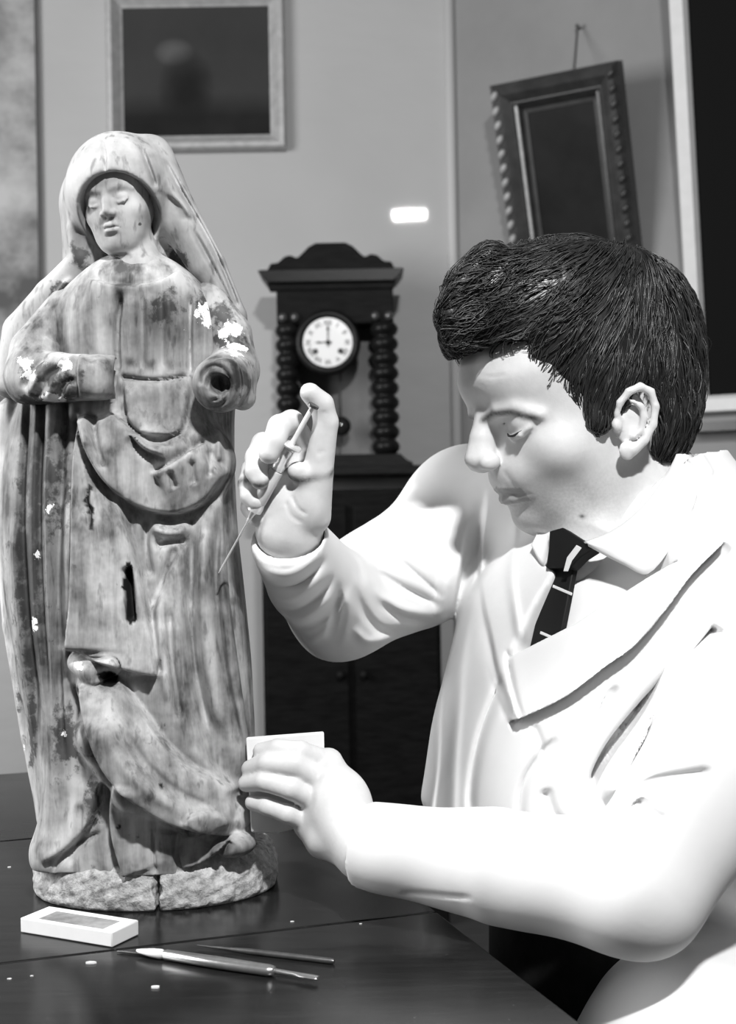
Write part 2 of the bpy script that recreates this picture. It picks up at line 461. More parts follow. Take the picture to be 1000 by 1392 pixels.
pic = empty('framed_painting', (a[0], YB - 0.002, a[2]), 'dark painting in a pale moulded frame hanging high on the light back wall', 'painting')
o = np.array([a[0], YB - 0.002, a[2]]); wid = b[0] - a[0]
rails(pic, o, (1, 0, 0), (0, 0, 1), (0, -1, 0), wid, ht, [(0, 0), (0, 0.022), (0.006, 0.036), (0.018, 0.038), (0.040, 0.012), (0.046, 0.008), (0.046, 0.0)], M['gilt'])
MB().box(o + np.array([wid / 2, -0.003, ht / 2]), (wid / 2 - 0.04, 0.003, ht / 2 - 0.04)).obj('canvas', M['canvas1'], pic)

# 2. big mottled canvas at the left, its edge only in view
def mottled():
    m, nt, bs = new_mat('mottled_grey_landscape')
    n = noise(nt, 2.4, 5, 0.6, (1.2, 1, 1.3)); n2 = noise(nt, 9, 4, 0.6)
    v = math_n(nt, 'ADD', math_n(nt, 'MULTIPLY', n, 0.85), math_n(nt, 'MULTIPLY', n2, 0.22))
    grey(nt, bs, ramp(nt, v, [(0.42, 0.035), (0.5, 0.14), (0.58, 0.26), (0.68, 0.38)])); bs.inputs['Roughness'].default_value = 0.6
    return m
a = P(57, 330, YB); z0 = P(57, 655, YB)[2]
pc = empty('wall_canvas', (a[0] - 0.5, YB - 0.002, z0), 'large unframed mottled grey landscape canvas behind the statue on the back wall', 'painting')
m = MB().box((a[0] - 0.5, YB - 0.022, z0 + 0.85), (0.495, 0.003, 0.845)); m.obj('canvas', mottled(), pc)
for s_ in (-1, 1): MB().box((a[0] - 0.5 + s_ * 0.4925, YB - 0.012, z0 + 0.85), (0.0075, 0.008, 0.85)).obj('stretcher_bar', plain('stretcher_wood', 0.12, 0.7), pc)
for s_ in (-1, 1): MB().box((a[0] - 0.5, YB - 0.012, z0 + 0.85 + s_ * 0.84), (0.485, 0.008, 0.0075)).obj('stretcher_bar', plain('stretcher_wood', 0.12, 0.7), pc)

# 3. dark carved frame tipped forward on the angled wall
M['darkframe'] = plain('dark_stained_frame', 0.035, 0.35, var=0.012, scale=25)
M['slipgilt'] = plain('worn_gilt_slip', 0.34, 0.4, var=0.08, scale=60)
def wall_pt(x, y, off=0.0):
    return on_plane(x, y, np.array([cor[0], YB, 0]) + wn * off, wn)
tilt = math.radians(15.5)
top_l = wall_pt(662, 117, 0.20); top_r = wall_pt(836, 85, 0.20)
wid = float(np.dot(top_r - top_l, wd)); ht = 0.66
W = np.array([0, 0, 1]) * math.cos(tilt) + wn * math.sin(tilt); Nn = wn * math.cos(tilt) - np.array([0, 0, 1]) * math.sin(tilt)
o = top_l - W * ht - Nn * 0.055
pt = empty('tilted_painting', o, 'dark carved heavy picture frame tipped forward on the angled grey wall', 'painting')
rails(pt, o, wd, W, Nn, wid, ht, [(0, 0), (0, 0.04), (0.012, 0.055), (0.03, 0.05), (0.052, 0.035), (0.056, 0.036), (0.075, 0.012), (0.085, 0.010), (0.085, 0)], M['darkframe'])
MB().box(o + wd * wid / 2 + W * ht / 2 + Nn * 0.004, (wid / 2 - 0.075, ht / 2 - 0.075, 0.003), (wd, W, Nn)).obj('canvas', plain('blackened_canvas', 0.012, 0.5, var=0.006, scale=4, spec=0.08), pt)
for sx in (0.064, wid - 0.064):
    MB().box(o + wd * sx + W * ht / 2 + Nn * 0.030, (0.0045, ht / 2 - 0.062, 0.004), (wd, W, Nn)).obj('gilt_slip', M['slipgilt'] if sx < .1 else M['darkframe'], pt, bevel=0.002)  # right slip takes the dark stain, painting the rail's unlit side
bead = None                                                # carved leaf knobs along both upright rails
for sx in (0.016, wid - 0.016):
    for i in range(17):
        c = o + wd * sx + W * (0.03 + i * (ht - 0.06) / 16) + Nn * 0.054
        t = MB(); ax1 = nrm(W * 0.8 + wd * 0.5); 
        t.lathe([(0.001, -0.014), (0.007, -0.009), (0.0095, 0), (0.007, 0.009), (0.001, 0.014)], c, ax1, 8); t.obj('carved_knob', M['slipgilt'] if sx < .1 else M['darkframe'], pt, smooth=True)  # right-hand knobs coloured dark to paint in their shade
nail = wall_pt(785, 36, 0.02)
hook = o + wd * wid * 0.62 + W * (ht - 0.02) - Nn * 0.0
t = MB(); t.tube([nail, nail * 0.5 + hook * 0.5 + np.array([0, 0, -0.004]), hook], 0.0028, 6); t.obj('hanging_cord', plain('dark_cord', 0.04, 0.9), pt, smooth=True)
t = MB(); t.lathe([(0.006, 0), (0.006, 0.003), (0.003, 0.004), (0.003, 0.03)], nail + wn * 0.006, -wn, 10); t.obj('nail', plain('iron_nail', 0.08, 0.4, 0.6), pt)

# 4. pale-framed black picture at the right edge
M['paleframe'] = plain('pale_painted_frame', 0.62, 0.5, var=0.03, scale=30)
tilt = math.radians(7)
bl = wall_pt(939, 562, 0.03)
W = np.array([0, 0, 1]) * math.cos(tilt) + wn * math.sin(tilt); Nn = wn * math.cos(tilt) - np.array([0, 0, 1]) * math.sin(tilt)
o = bl - Nn * 0.03; wid, ht = 0.80, 1.35
pr = empty('pale_framed_painting', o, 'black picture in a pale flat frame at the end of the angled wall', 'painting')
rails(pr, o, wd, W, Nn, wid, ht, [(0, 0), (0, 0.028), (0.004, 0.032), (0.034, 0.028), (0.038, 0.02), (0.042, 0.012), (0.042, 0)], M['paleframe'])
MB().box(o + wd * wid / 2 + W * ht / 2 + Nn * 0.004, (wid / 2 - 0.036, ht / 2 - 0.036, 0.003), (wd, W, Nn)).obj('canvas', plain('black_canvas', 0.006, 0.7, spec=0.05), pr)
lp = wall_pt(943, 575, 0.0)
MB().box(lp + wd * 0.40 + wn * 0.03 + np.array([0, 0, -0.014]), (0.41, 0.03, 0.012), (wd, wn, (0, 0, 1))).obj('underside_shade', M['darkframe'], pr)  # added dark strip standing for the frame's shaded underside

# ================================================================ CABINET AND CLOCK
M['ebony'] = plain('black_stained_wood', 0.006, 0.5, var=0.003, scale=20, stretch=(1, 1, 6), spec=0.06)
M['ebony2'] = plain('black_polished_wood', 0.008, 0.35, var=0.004, scale=20, stretch=(1, 1, 6), spec=0.16)
cl = P(342, 636, 3.42); crr = P(606, 636, 3.42); ztop = cl[2]; cx = (cl[0] + crr[0]) / 2; hw = (crr[0] - cl[0]) / 2
cab = empty('cabinet', (cx, 3.60, 0), 'tall black wooden cabinet below the clock against the back wall', 'cabinet')
m = MB(); m.box((cx, 3.60, ztop / 2 - 0.02), (hw - 0.02, 0.165, ztop / 2 - 0.04)); m.obj('body', M['ebony'], cab, bevel=0.004)
m = MB(); m.box((cx, 3.595, ztop - 0.012), (hw, 0.185, 0.012)); m.obj('top', M['ebony2'], cab, bevel=0.004)
m = MB(); m.box((cx, 3.60, 0.04), (hw - 0.01, 0.175, 0.04)); m.obj('plinth', M['ebony'], cab, bevel=0.004)
for s_ in (-1, 1):
    d = MB().box((cx + s_ * (hw - 0.02) / 2, 3.428, ztop / 2), ((hw - 0.03) / 2 - 0.004, 0.009, ztop / 2 - 0.10)).obj('door', M['ebony'], cab, bevel=0.003)
    MB().lathe([(0.011, 0), (0.006, 0.006), (0.012, 0.016), (0.009, 0.024), (0.001, 0.026)], (cx + s_ * 0.03, 3.42, ztop * 0.55), (0, -1, 0), 14).obj('knob', plain('blackened_brass', 0.008, 0.6, spec=0.1), d, smooth=True)

YC = 3.56                                                   # front plane of the clock case
def C(x, y, d=YC): return P(x, y, d)
k = YC / F
cc_ = C(456, 500); zb = ztop + 0.0                          # the clock stands on the cabinet
clk = empty('wall_clock', (cc_[0], YC + 0.07, zb), 'black carved pendulum clock with white dial standing on the black cabinet', 'clock')
X0 = cc_[0]
def cz(y): return C(456, y)[2]
def cX(x, y=500): return C(x, y)[0]
# crest: the stepped, scrolled silhouette on top
half = [(0, 330), (20, 330), (30, 335), (40, 345), (46, 350), (55, 346), (63, 348), (72, 356), (82, 357), (86, 365), (88, 380), (84, 394), (0, 394)]
poly = [(p * k, cz(y) - cz(394)) for p, y in half]
poly = [(-p * 1.0 + 0 * k, z) for p, z in poly[1:-1]][::-1] + poly[:-1] if False else [(-p, z) for p, z in poly[::-1][1:]] + [(p, z) for p, z in poly[1:]]
m = MB(); m.prism(poly[::-1], (X0 - 4 * k, YC - 0.004, cz(394)), (1, 0, 0), (0, 0, 1), (0, 1, 0), 0.03); m.obj('crest', M['ebony'], clk, bevel=0.003)
# cornice with pointed ears
ear = [(-84, 394), (-96, 368), (-101, 371), (-89, 383), (-86, 379), (86, 379), (88, 382), (92, 371), (90, 367)]
m = MB(); zc = cz(375)
m.prism([(-0.185 * 1.02, 0.022), (-0.196, 0.02), (-0.178, -0.004), (-0.165, -0.012), (0.165, -0.012), (0.178, -0.004), (0.196, 0.02), (0.185, 0.022)], (X0 - 4 * k, YC - 0.02, zc - 0.006), (1, 0, 0), (0, 0, 1), (0, 1, 0), 0.15); m.obj('cornice', M['ebony2'], clk, bevel=0.002)
# case: back board, frieze, side walls, plinth
xl, xr = cX(374), cX(541)
xm = (xl + xr) / 2
zf = cz(440)
MB().box((xm, YC + 0.125, (zc + zb) / 2), ((xr - xl) / 2 - 0.012, 0.010, (zc - zb) / 2 - 0.004)).obj('back_board', plain('case_back_board', 0.13, 0.6, var=0.02, scale=12), clk)
MB().box((xm - 0.002, YC + 0.06, (zc - 0.012 + zf) / 2), ((xr - xl) / 2 - 0.008, 0.058, (zc - 0.012 - zf) / 2)).obj('frieze', M['ebony'], clk, bevel=0.003)
for s_ in (-1, 1): MB().box((xm + s_ * ((xr - xl) / 2 - 0.03), YC + 0.07, (zf + zb + 0.03) / 2), (0.014, 0.045, (zf - zb - 0.03) / 2)).obj('side_wall', M['ebony'], clk)
MB().prism([(-0.175, 0), (0.20, 0), (0.20, 0.012), (0.185, 0.018), (0.165, 0.036), (-0.15, 0.036), (-0.165, 0.018), (-0.175, 0.012)], (xm, YC - 0.02, zb), (1, 0, 0), (0, 0, 1), (0, 1, 0), 0.155).obj('base_moulding', M['ebony2'], clk, bevel=0.002)
# turned bobbin columns, two at each side
def bobbin(x, y, r):
    prof = []; z0_, z1_ = zb + 0.036, zf + 0.004; n = 9; L = (z1_ - z0_)
    for i in range(n * 8 + 1):
        t = i / (n * 8); prof.append((r * (0.66 + 0.34 * abs(math.sin(math.pi * n * t)) ** 0.8), t * L))
    MB().lathe(prof, (x, y, z0_), (0, 0, 1), 16).obj('column', M['ebony2'], clk, smooth=True)
bobbin(xl + 0.034, YC + 0.012, 0.034); bobbin(xr - 0.036, YC + 0.012, 0.038)
for x in (xl + 0.024, xl + 0.056, xr - 0.058, xr - 0.022):
    MB().lathe([(0.006, 0), (0.012, 0.004), (0.013, 0.010), (0.008, 0.016), (0.001, 0.018)], (x, YC + 0.002, cz(431)), (0, -1, 0), 14).obj('boss', plain('polished_boss', 0.05, 0.15, spec=0.9), clk, smooth=True)
# dial
dc = np.array([cX(445.5, 466), YC - 0.012, cz(466)]); rd = 33.5 * k; up = np.array([0, 0, 1.0])
bz = MB().lathe([(rd + 0.022, 0), (rd + 0.022, 0.010), (rd + 0.014, 0.018), (rd + 0.004, 0.016), (rd, 0.010), (rd, 0.0)], dc + [0, 0.012, 0], (0, -1, 0), 48).obj('bezel', M['ebony2'], clk, smooth=True)
dial = MB().lathe([(rd, 0), (rd, 0.006), (rd * 0.6, 0.0065), (0.001, 0.0065)], dc + [0, 0.006, 0], (0, -1, 0), 48).obj('dial', plain('white_enamel', 0.80, 0.25), clk)
blk = plain('black_dial_paint', 0.015, 0.5)
def text_mesh(name, body, size, c, rot, parent, mat):
    cu = bpy.data.curves.new(name, 'FONT'); cu.body = body; cu.size = size; cu.align_x = 'CENTER'; cu.align_y = 'CENTER'; cu.extrude = 0.0004
    t = bpy.data.objects.new(name, cu); COL.objects.link(t)
    me = bpy.data.meshes.new_from_object(t.evaluated_get(bpy.context.evaluated_depsgraph_get())); COL.objects.unlink(t); bpy.data.objects.remove(t)
    me.materials.clear(); me.materials.append(mat)
    Mx = Matrix.Rotation(math.radians(90), 4, 'X') @ Matrix.Rotation(rot, 4, 'Z'); me.transform(Mx)
    o_ = bpy.data.objects.new(name, me); COL.objects.link(o_); o_.parent = parent; o_.location = Vector(c) - Vector(wloc(parent)); return o_
for i, r_ in enumerate(['XII', 'I', 'II', 'III', 'IIII', 'V', 'VI', 'VII', 'VIII', 'IX', 'X', 'XI']):
    a_ = math.radians(30 * i); c = dc + np.array([math.sin(a_) * rd * 0.78, -0.0012, math.cos(a_) * rd * 0.78])
    text_mesh('numeral', r_, 0.019, c, -a_, dial, blk)
def hand(ang, L, wdt, back):
    a_ = math.radians(ang); d = np.array([math.sin(a_), 0, math.cos(a_)]); n_ = np.array([d[2], 0, -d[0]])
    MB().prism([(-wdt * 0.6, -back), (wdt * 0.6, -back), (wdt * 0.5, L * 0.55), (wdt * 1.5, L * 0.68), (wdt * 0.4, L * 0.8), (0, L), (-wdt * 0.4, L * 0.8), (-wdt * 1.5, L * 0.68), (-wdt * 0.5, L * 0.55)], dc + [0, -0.003, 0], n_, d, (0, -1, 0), 0.0012).obj('clock_hand', blk, dial)
hand(0, rd * 0.82, 0.0022, 0.012); hand(270, rd * 0.55, 0.0022, 0.010)
MB().lathe([(0.006, 0), (0.006, 0.004), (0.001, 0.006)], dc + [0, -0.002, 0], (0, -1, 0), 14).obj('arbor_cap', blk, dial)
for s_ in (-1, 1):
    MB().lathe([(0.007, 0), (0.0075, 0.0012), (0.001, 0.0014)], dc + np.array([s_ * 17 * k, -0.0007, -12 * k]), (0, -1, 0), 14).obj('winding_hole', blk, dial)
# pendulum
bobc = np.array([cX(463, 578), YC + 0.045, cz(578)])
MB().tube([bobc + [0, 0, 0.17], bobc - [0, 0, 0.045]], 0.0025, 8).obj('pendulum_rod', plain('pendulum_wood', 0.03, 0.5), clk, smooth=True)
MB().lathe([(0.001, -0.013), (0.014, -0.011), (0.024, -0.005), (0.027, 0), (0.024, 0.005), (0.014, 0.011), (0.001, 0.013)], bobc, (0, -1, 0), 28).obj('pendulum_bob', plain('dark_polished_metal', 0.06, 0.12, 0.8), clk, smooth=True)

# ================================================================ TABLE
TA = math.radians(18.3); e1 = np.array([math.cos(TA), math.sin(TA), 0]); e2 = np.array([math.sin(TA), -math.cos(TA), 0])   # along the boards / towards the viewer
R0 = on_z(620, 1260, TABLE_Z)
def tb(p): q = np.asarray(p) - R0; return float(q @ e1), float(q @ e2)
far = tb(on_z(20, 1050.5, TABLE_Z))[1]; sB = tb(on_z(25, 1141.5, TABLE_Z))[1]; sA = tb(on_z(250, 1280, TABLE_Z))[1]
tab = empty('table', R0 - np.array([0.6, 0, TABLE_Z]), 'dark polished plank table carrying the wooden statue', 'table')
def table_mat():
    m, nt, bs = new_mat('dark_varnished_table_wood')
    n = noise(nt, 14, 5, 0.6, (1.0, 9.0, 1.0), 'Object', (0, 0, -TA)); n2 = noise(nt, 5, 3, 0.5); n3 = noise(nt, 320, 2, 0.5)
    v = ramp(nt, n, [(0.3, 0.006), (0.7, 0.015)])
    sc = ramp(nt, n3, [(0.70, 0.0), (0.78, 0.06)])
    mx = node(nt, 'ShaderNodeMix', data_type='RGBA', blend_type='ADD'); mx.inputs[0].default_value = 1; nt.links.new(v, mx.inputs[6]); nt.links.new(sc, mx.inputs[7])
    nt.links.new(mx.outputs[2], bs.inputs['Base Color'])
    nt.links.new(ramp(nt, n2, [(0.35, 0.16), (0.7, 0.30)]), bs.inputs['Roughness'])
    bs.inputs['Specular IOR Level'].default_value = 0.32
    bump(nt, bs, n, 0.05, 0.002)
    return m
M['table'] = table_mat()
LEN = 1.5; gap = 0.0012
bands = [(far, sB), (sB, sA), (sA, sA + 0.27)]
for i, (a, b) in enumerate(bands):
    c = R0 - e1 * LEN / 2 + e2 * (a + b) / 2 - np.array([0, 0, 0.014])
    MB().box(c, (LEN / 2, (b - a) / 2 - gap, 0.014), (e1, e2, (0, 0, 1))).obj('board', M['table'], tab, bevel=0.0015)
M['tleg'] = M['ebony2']
cen = R0 - e1 * LEN / 2 + e2 * (far + sA + 0.27) / 2; hd = (sA + 0.27 - far) / 2
for s_ in (-1, 1):
    MB().box(cen - e1 * 0.135 + e2 * s_ * (hd - 0.07) - np.array([0, 0, 0.028 + 0.045]), (LEN / 2 - 0.215, 0.011, 0.045), (e1, e2, (0, 0, 1))).obj('apron', M['table'], tab, bevel=0.002)
    MB().box(cen + e1 * (LEN / 2 - 0.34 if s_ > 0 else -(LEN / 2 - 0.07)) - np.array([0, 0, 0.028 + 0.045]), (0.011, hd - 0.08, 0.045), (e1, e2, (0, 0, 1))).obj('apron', M['table'], tab, bevel=0.002)
    for t_ in (-1, 1):
        b0 = cen + e1 * (LEN / 2 - 0.34 if s_ > 0 else -(LEN / 2 - 0.07)) + e2 * t_ * (hd - 0.07)
        MB().box((b0[0], b0[1], 0.361), (0.026, 0.026, 0.361), (e1, e2, (0, 0, 1))).obj('leg', M['table'], tab, bevel=0.003)

# things lying on the table
TZ = TABLE_Z
def flat_frame(x0, y0, x1, y1, z=TZ):
    a = on_z(x0, y0, z); b = on_z(x1, y1, z); u = nrm(b - a); return a, b, u, np.cross([0, 0, 1.0], u)
# white block with a worn grey hollow
a, b, u, v = flat_frame(31, 1268, 150, 1288)
L = np.linalg.norm(b - a); 
bl_ = empty('white_block', (a + b) / 2 + v * 0.016, 'small white rubbing block with a shallow grey hollow lying on the table', 'block')
c = (a + b) / 2 + v * 0.016 + np.array([0, 0, .0002])
M['chalk'] = plain('white_chalky_block', 0.80, 0.6, var=0.02, scale=80)
h = 0.0115; Lh = L / 2 + 0.002; Wh = 0.0165; Ri, Rw = Lh - 0.012, Wh - 0.004
V = []; ring = lambda lx, wx, z: [c + u * sx * lx + v * sy * wx + np.array([0, 0, z]) for sx, sy in ((-1, -1), (1, -1), (1, 1), (-1, 1))]
V = ring(Lh, Wh, 0) + ring(Lh, Wh, h) + ring(Ri, Rw, h) + ring(Ri - 0.001, Rw - 0.001, h - 0.0016)
Fc = [(3, 2, 1, 0)] + [(i, (i + 1) % 4, 4 + (i + 1) % 4, 4 + i) for i in range(4)] + [(4 + i, 4 + (i + 1) % 4, 8 + (i + 1) % 4, 8 + i) for i in range(4)] + [(8 + i, 8 + (i + 1) % 4, 12 + (i + 1) % 4, 12 + i) for i in range(4)] + [(12, 13, 14, 15)]
MB().add(V, Fc).obj('body', M['chalk'], bl_, bevel=0.0012)
MB().box(c + np.array([0, 0, h - 0.0012]), (Ri - 0.0015, Rw - 0.0015, 0.0004), (u, v, (0, 0, 1))).obj('hollow', plain('grey_worn_hollow', 0.26, 0.7, var=0.12, scale=50), bl_)
# carving tool with a pale tip
M['steel'] = plain('worn_steel', 0.55, 0.28, 0.9, var=0.08, scale=90)
M['steel_d'] = plain('dark_steel', 0.16, 0.35, 0.8, var=0.04, scale=90)
a, b, u, v = flat_frame(186, 1292, 432, 1329, TZ + 0.004); L = np.linalg.norm(b - a)
tl = empty('modelling_tool', a * 0.5 + b * 0.5 - np.array([0, 0, 0.004]), 'steel modelling tool with a pale leaf tip and thick flat handle', 'tool')
def rod(fr, parent, name, mat, flat=1.0):
    pts = []; Fc = []; seg = 12
    for t, wd_, ht_ in fr:
        for i in range(seg):
            an = 2 * math.pi * i / seg; pts.append(a + u * L * t + v * math.cos(an) * wd_ + np.array([0, 0, math.sin(an) * ht_]))
    n = len(fr)
    Fc = [(j * seg + i, j * seg + (i + 1) % seg, (j + 1) * seg + (i + 1) % seg, (j + 1) * seg + i) for j in range(n - 1) for i in range(seg)] + [tuple(range(seg))[::-1], tuple(range((n - 1) * seg, n * seg))]
    return MB().add(pts, Fc).obj(name, mat, parent, smooth=True, sharp=50)
rod([(0.0, 0.0012, 0.001), (0.02, 0.003, 0.0015), (0.09, 0.0046, 0.003), (0.14, 0.004, 0.0036), (0.16, 0.0025, 0.003)], tl, 'tip', plain('pale_bone_tip', 0.75, 0.35))
rod([(0.155, 0.0025, 0.003), (0.17, 0.0042, 0.0038), (0.45, 0.0062, 0.004), (0.74, 0.0052, 0.004), (0.77, 0.0035, 0.0035), (0.775, 0.0016, 0.002)], tl, 'handle', M['steel'])
rod([(0.77, 0.0016, 0.002), (0.88, 0.0020, 0.0016), (0.92, 0.0036, 0.0012), (0.99, 0.0034, 0.0010), (1.0, 0.0025, 0.0008)], tl, 'blade', M['steel'])
# thin dark probe behind it
a, b, u, v = flat_frame(268, 1285, 454, 1307, TZ + 0.0022); L = np.linalg.norm(b - a)
pb = empty('thin_probe', a * 0.5 + b * 0.5 - np.array([0, 0, 0.0022]), 'thin dark metal probe lying behind the modelling tool', 'tool')
rod([(0, 0.0005, 0.0005), (0.2, 0.0012, 0.0012), (0.4, 0.0022, 0.0022), (0.985, 0.0022, 0.0022), (1.0, 0.0015, 0.0015)], pb, 'shaft', M['steel_d'])
# thin dark sliver peeping from the block
a, b, u, v = flat_frame(159, 1293, 222, 1300, TZ + 0.0012); L = np.linalg.norm(b - a)
nd = empty('dark_sliver', a * 0.5 + b * 0.5 - np.array([0, 0, 0.0012]), 'short thin dark sliver between the white block and the modelling tool', 'needle')
rod([(0, 0.0004, 0.0004), (0.1, 0.001, 0.001), (0.9, 0.0012, 0.0012), (1.0, 0.001, 0.001)], nd, 'shaft', M['steel_d'])
# crumbs of gesso
for x, y, r, lab in ((123, 1310, 0.0038, 'oval white gesso flake on the table in front of the white block'), (13, 1331, 0.0016, 'tiny white gesso speck on the front table board beside the white block'), (43, 1327, 0.0014, 'tiny white gesso speck between the oval flake and the edge of the front board'),
                     (13, 1179, 0.0016, 'tiny white gesso speck on the bare table beside the statue base'), (397, 1253, 0.0015, 'tiny white gesso speck on the table behind the thin probe'), (211, 1343, 0.0035, 'larger white gesso flake on the table in front of the modelling tool'), (490, 1256, 0.0012, 'tiny white gesso speck on the table below the coat sleeve')):
    c = on_z(x, y, TZ + .0002); t = MB(); an = random.random() * 3
    n_ = 7; ringp = [(math.cos(an + 6.283 * i / n_) * r * random.uniform(0.8, 1.2) , math.sin(an + 6.283 * i / n_) * r * random.uniform(0.35, 0.6)) for i in range(n_)]
    ringp = sorted(ringp, key=lambda p_: math.atan2(p_[1], p_[0]))
    t.prism(ringp, c, (1, 0, 0), (0, 1, 0), (0, 0, 1), r * 0.35)
    setp(t.obj('gesso_crumb', M['chalk'], origin=c), lab, 'crumb', 'crumbs of gesso on the table')

# ================================================================ A HEAD, for the carved figure and the man alike
def rot(fwd, up):
    """rows: forward, left, up"""
    f = nrm(fwd); l = nrm(np.cross(up, f)); u = np.cross(f, l); return np.array([f, l, u])
FACE = dict(rows=[(-103, 66, 20, 14, 20), (-98, 58, 32, 24, 30), (-88, 48, 48, 40, 42), (-70, 40, 62, 48, 53), (-45, 25, 75, 64, 61), (-20, 10, 90, 80, 67), (0, 2, 98, 86, 70),
                  (20, 0, 102, 87, 72), (36, 0, 104, 91, 73), (60, 0, 104, 91, 75), (85, 0, 98, 82, 70), (105, -5, 80, 66, 55), (120, -8, 48, 40, 32), (127, -8, 15, 14, 12)],
            nas=(91, 27), mid=(101, 6), tip=(108, -14), sub=(92, -25), mouth=(91, -48), wide=24, chin=(81, -84), eye=(70, 31, 14), brow=(34, 29), brow_r=4.5, cheek=(52, 46, -10), lip=1.0, width=1.0, gap=1.4, cback=12, cdrop=.5)
def head_ops(sc, O, R, s, **kw):
    """adds a head to the sculpt; landmarks in mm of a life-size head times s: forward, left, up from the point between the ears"""
    f = dict(FACE); f.update(kw); mm = 0.001 * s
    def L(x, y, z): return np.asarray(O) + (R[0] * x + R[1] * y + R[2] * z) * mm
    A = lambda *v: np.array(v) * mm
    sc.loft([(z * mm, cx * mm, 0, b * mm, fr_ * mm, w_ * mm, w_ * mm) for z, cx, b, fr_, w_ in f['rows']], O, R, 2.3, 0.004)
    nx, nz = f['nas']; mx, mz = f['mid']; tx, tz = f['tip']; sx_, sz = f['sub']; ox, oz = f['mouth']; hx, hz = f['chin']; ex, ey, ez = f['eye']; bw, bz_ = f['brow']; W_ = f['width']; lp = f['lip']
    sc.ell(L(sx_ - 26, 0, (sz + oz) / 2 + 3), A(20, 31, 20), R, 14 * mm)                     # upper jaw under the nose
    for sd in (-1, 1):
        cx, cy, cz_ = f['cheek']; sc.ell(L(cx, sd * cy, cz_), A(22, 20, 20), R, 22 * mm)
        sc.ell(L(ex + 23, sd * (ey + 1), ez - 1), A(10, 18, 11), R, 11 * mm, 's')                # socket
        sc.ell(L(ex, sd * ey, ez), A(13.5, 16, 12.5), R, 4 * mm)                              # lid over the eyeball
        sc.chain([L(ex + 11, sd * (ey - 15), ez + 2), L(ex + 15.5, sd * (ey - 4), ez + 9), L(ex + 13, sd * (ey + 7), ez + 8.5), L(ex + 6, sd * (ey + 17), ez + 2)], A(.9, 1.3, 1.3, .9), 2.5 * mm, 's')   # fold of the upper lid
        sc.chain([L(ex + 11, sd * (ey - 14), ez - 5), L(ex + 13, sd * (ey - 3), ez - 10), L(ex + 11, sd * (ey + 8), ez - 9), L(ex + 5, sd * (ey + 16), ez - 4)], A(1.4, 2.2, 2.2, 1.4), 5 * mm)      # lower lid
        sc.chain([L(nx - 4, sd * 9, bw - 4), L(nx - 7, sd * 24, bw), L(nx - 15, sd * 41, bw - 1), L(nx - 27, sd * 54, bz_ - 4)], A(1, 1.1, 1, .8) * f['brow_r'], 12 * mm)     # brow
    sc.chain([L(nx - 7, 0, nz), L(mx - 10, 0, mz), L(tx - 15, 0, tz - 2)], A(8, 10, 12) * W_, 9 * mm)          # body of the nose
    sc.chain([L(nx - 4.5, 0, nz), L(mx - 5, 0, mz), L(tx - 8, 0, tz)], A(4.5, 5.5, 8) * W_, 5 * mm)              # ridge and tip
    for sd in (-1, 1):
        sc.ell(L(tx - 16, sd * 12 * W_, tz - 5), A(9.5, 6.5, 7.5), R, 4.5 * mm)
        sc.ell(L(tx - 13, sd * 6, tz - 14), A(6, 3.4, 4), R, 2 * mm, 's')
    for sd in (-1, 1):
        w_ = f['wide']
        sc.chain([L(ox + 1, 0, oz + 5), L(ox, sd * 8, oz + 5.2), L(ox - f['cback'], sd * w_, oz - f['cdrop'])], A(3.6, 3.8, 1.6) * lp, 5 * mm)
        sc.chain([L(ox - 1.5, 0, oz - 6), L(ox - 3, sd * 9, oz - 5.5), L(ox - f['cback'] - 1, sd * (w_ - 2), oz - f['cdrop'] - 1.5)], A(4.6, 4.6, 1.6) * lp, 5 * mm)
    sc.chain([L(ox + 2 - f['cback'], -w_ - 2, oz - f['cdrop'] - 1), L(ox + 2.5, -9, oz - .3), L(ox + 4.5, 0, oz - .8), L(ox + 2.5, 9, oz - .3), L(ox + 2 - f['cback'], w_ + 2, oz - f['cdrop'] - 1)], A(.85, 1, 1, 1, .85) * f['gap'], 2 * mm, 's')
    sc.ell(L(ox + 3, 0, oz - 17), A(7, 15, 4), R, 8 * mm, 's')
    sc.ell(L(hx - 13, 0, hz), A(15, 21, 14), R, 12 * mm)
    return L

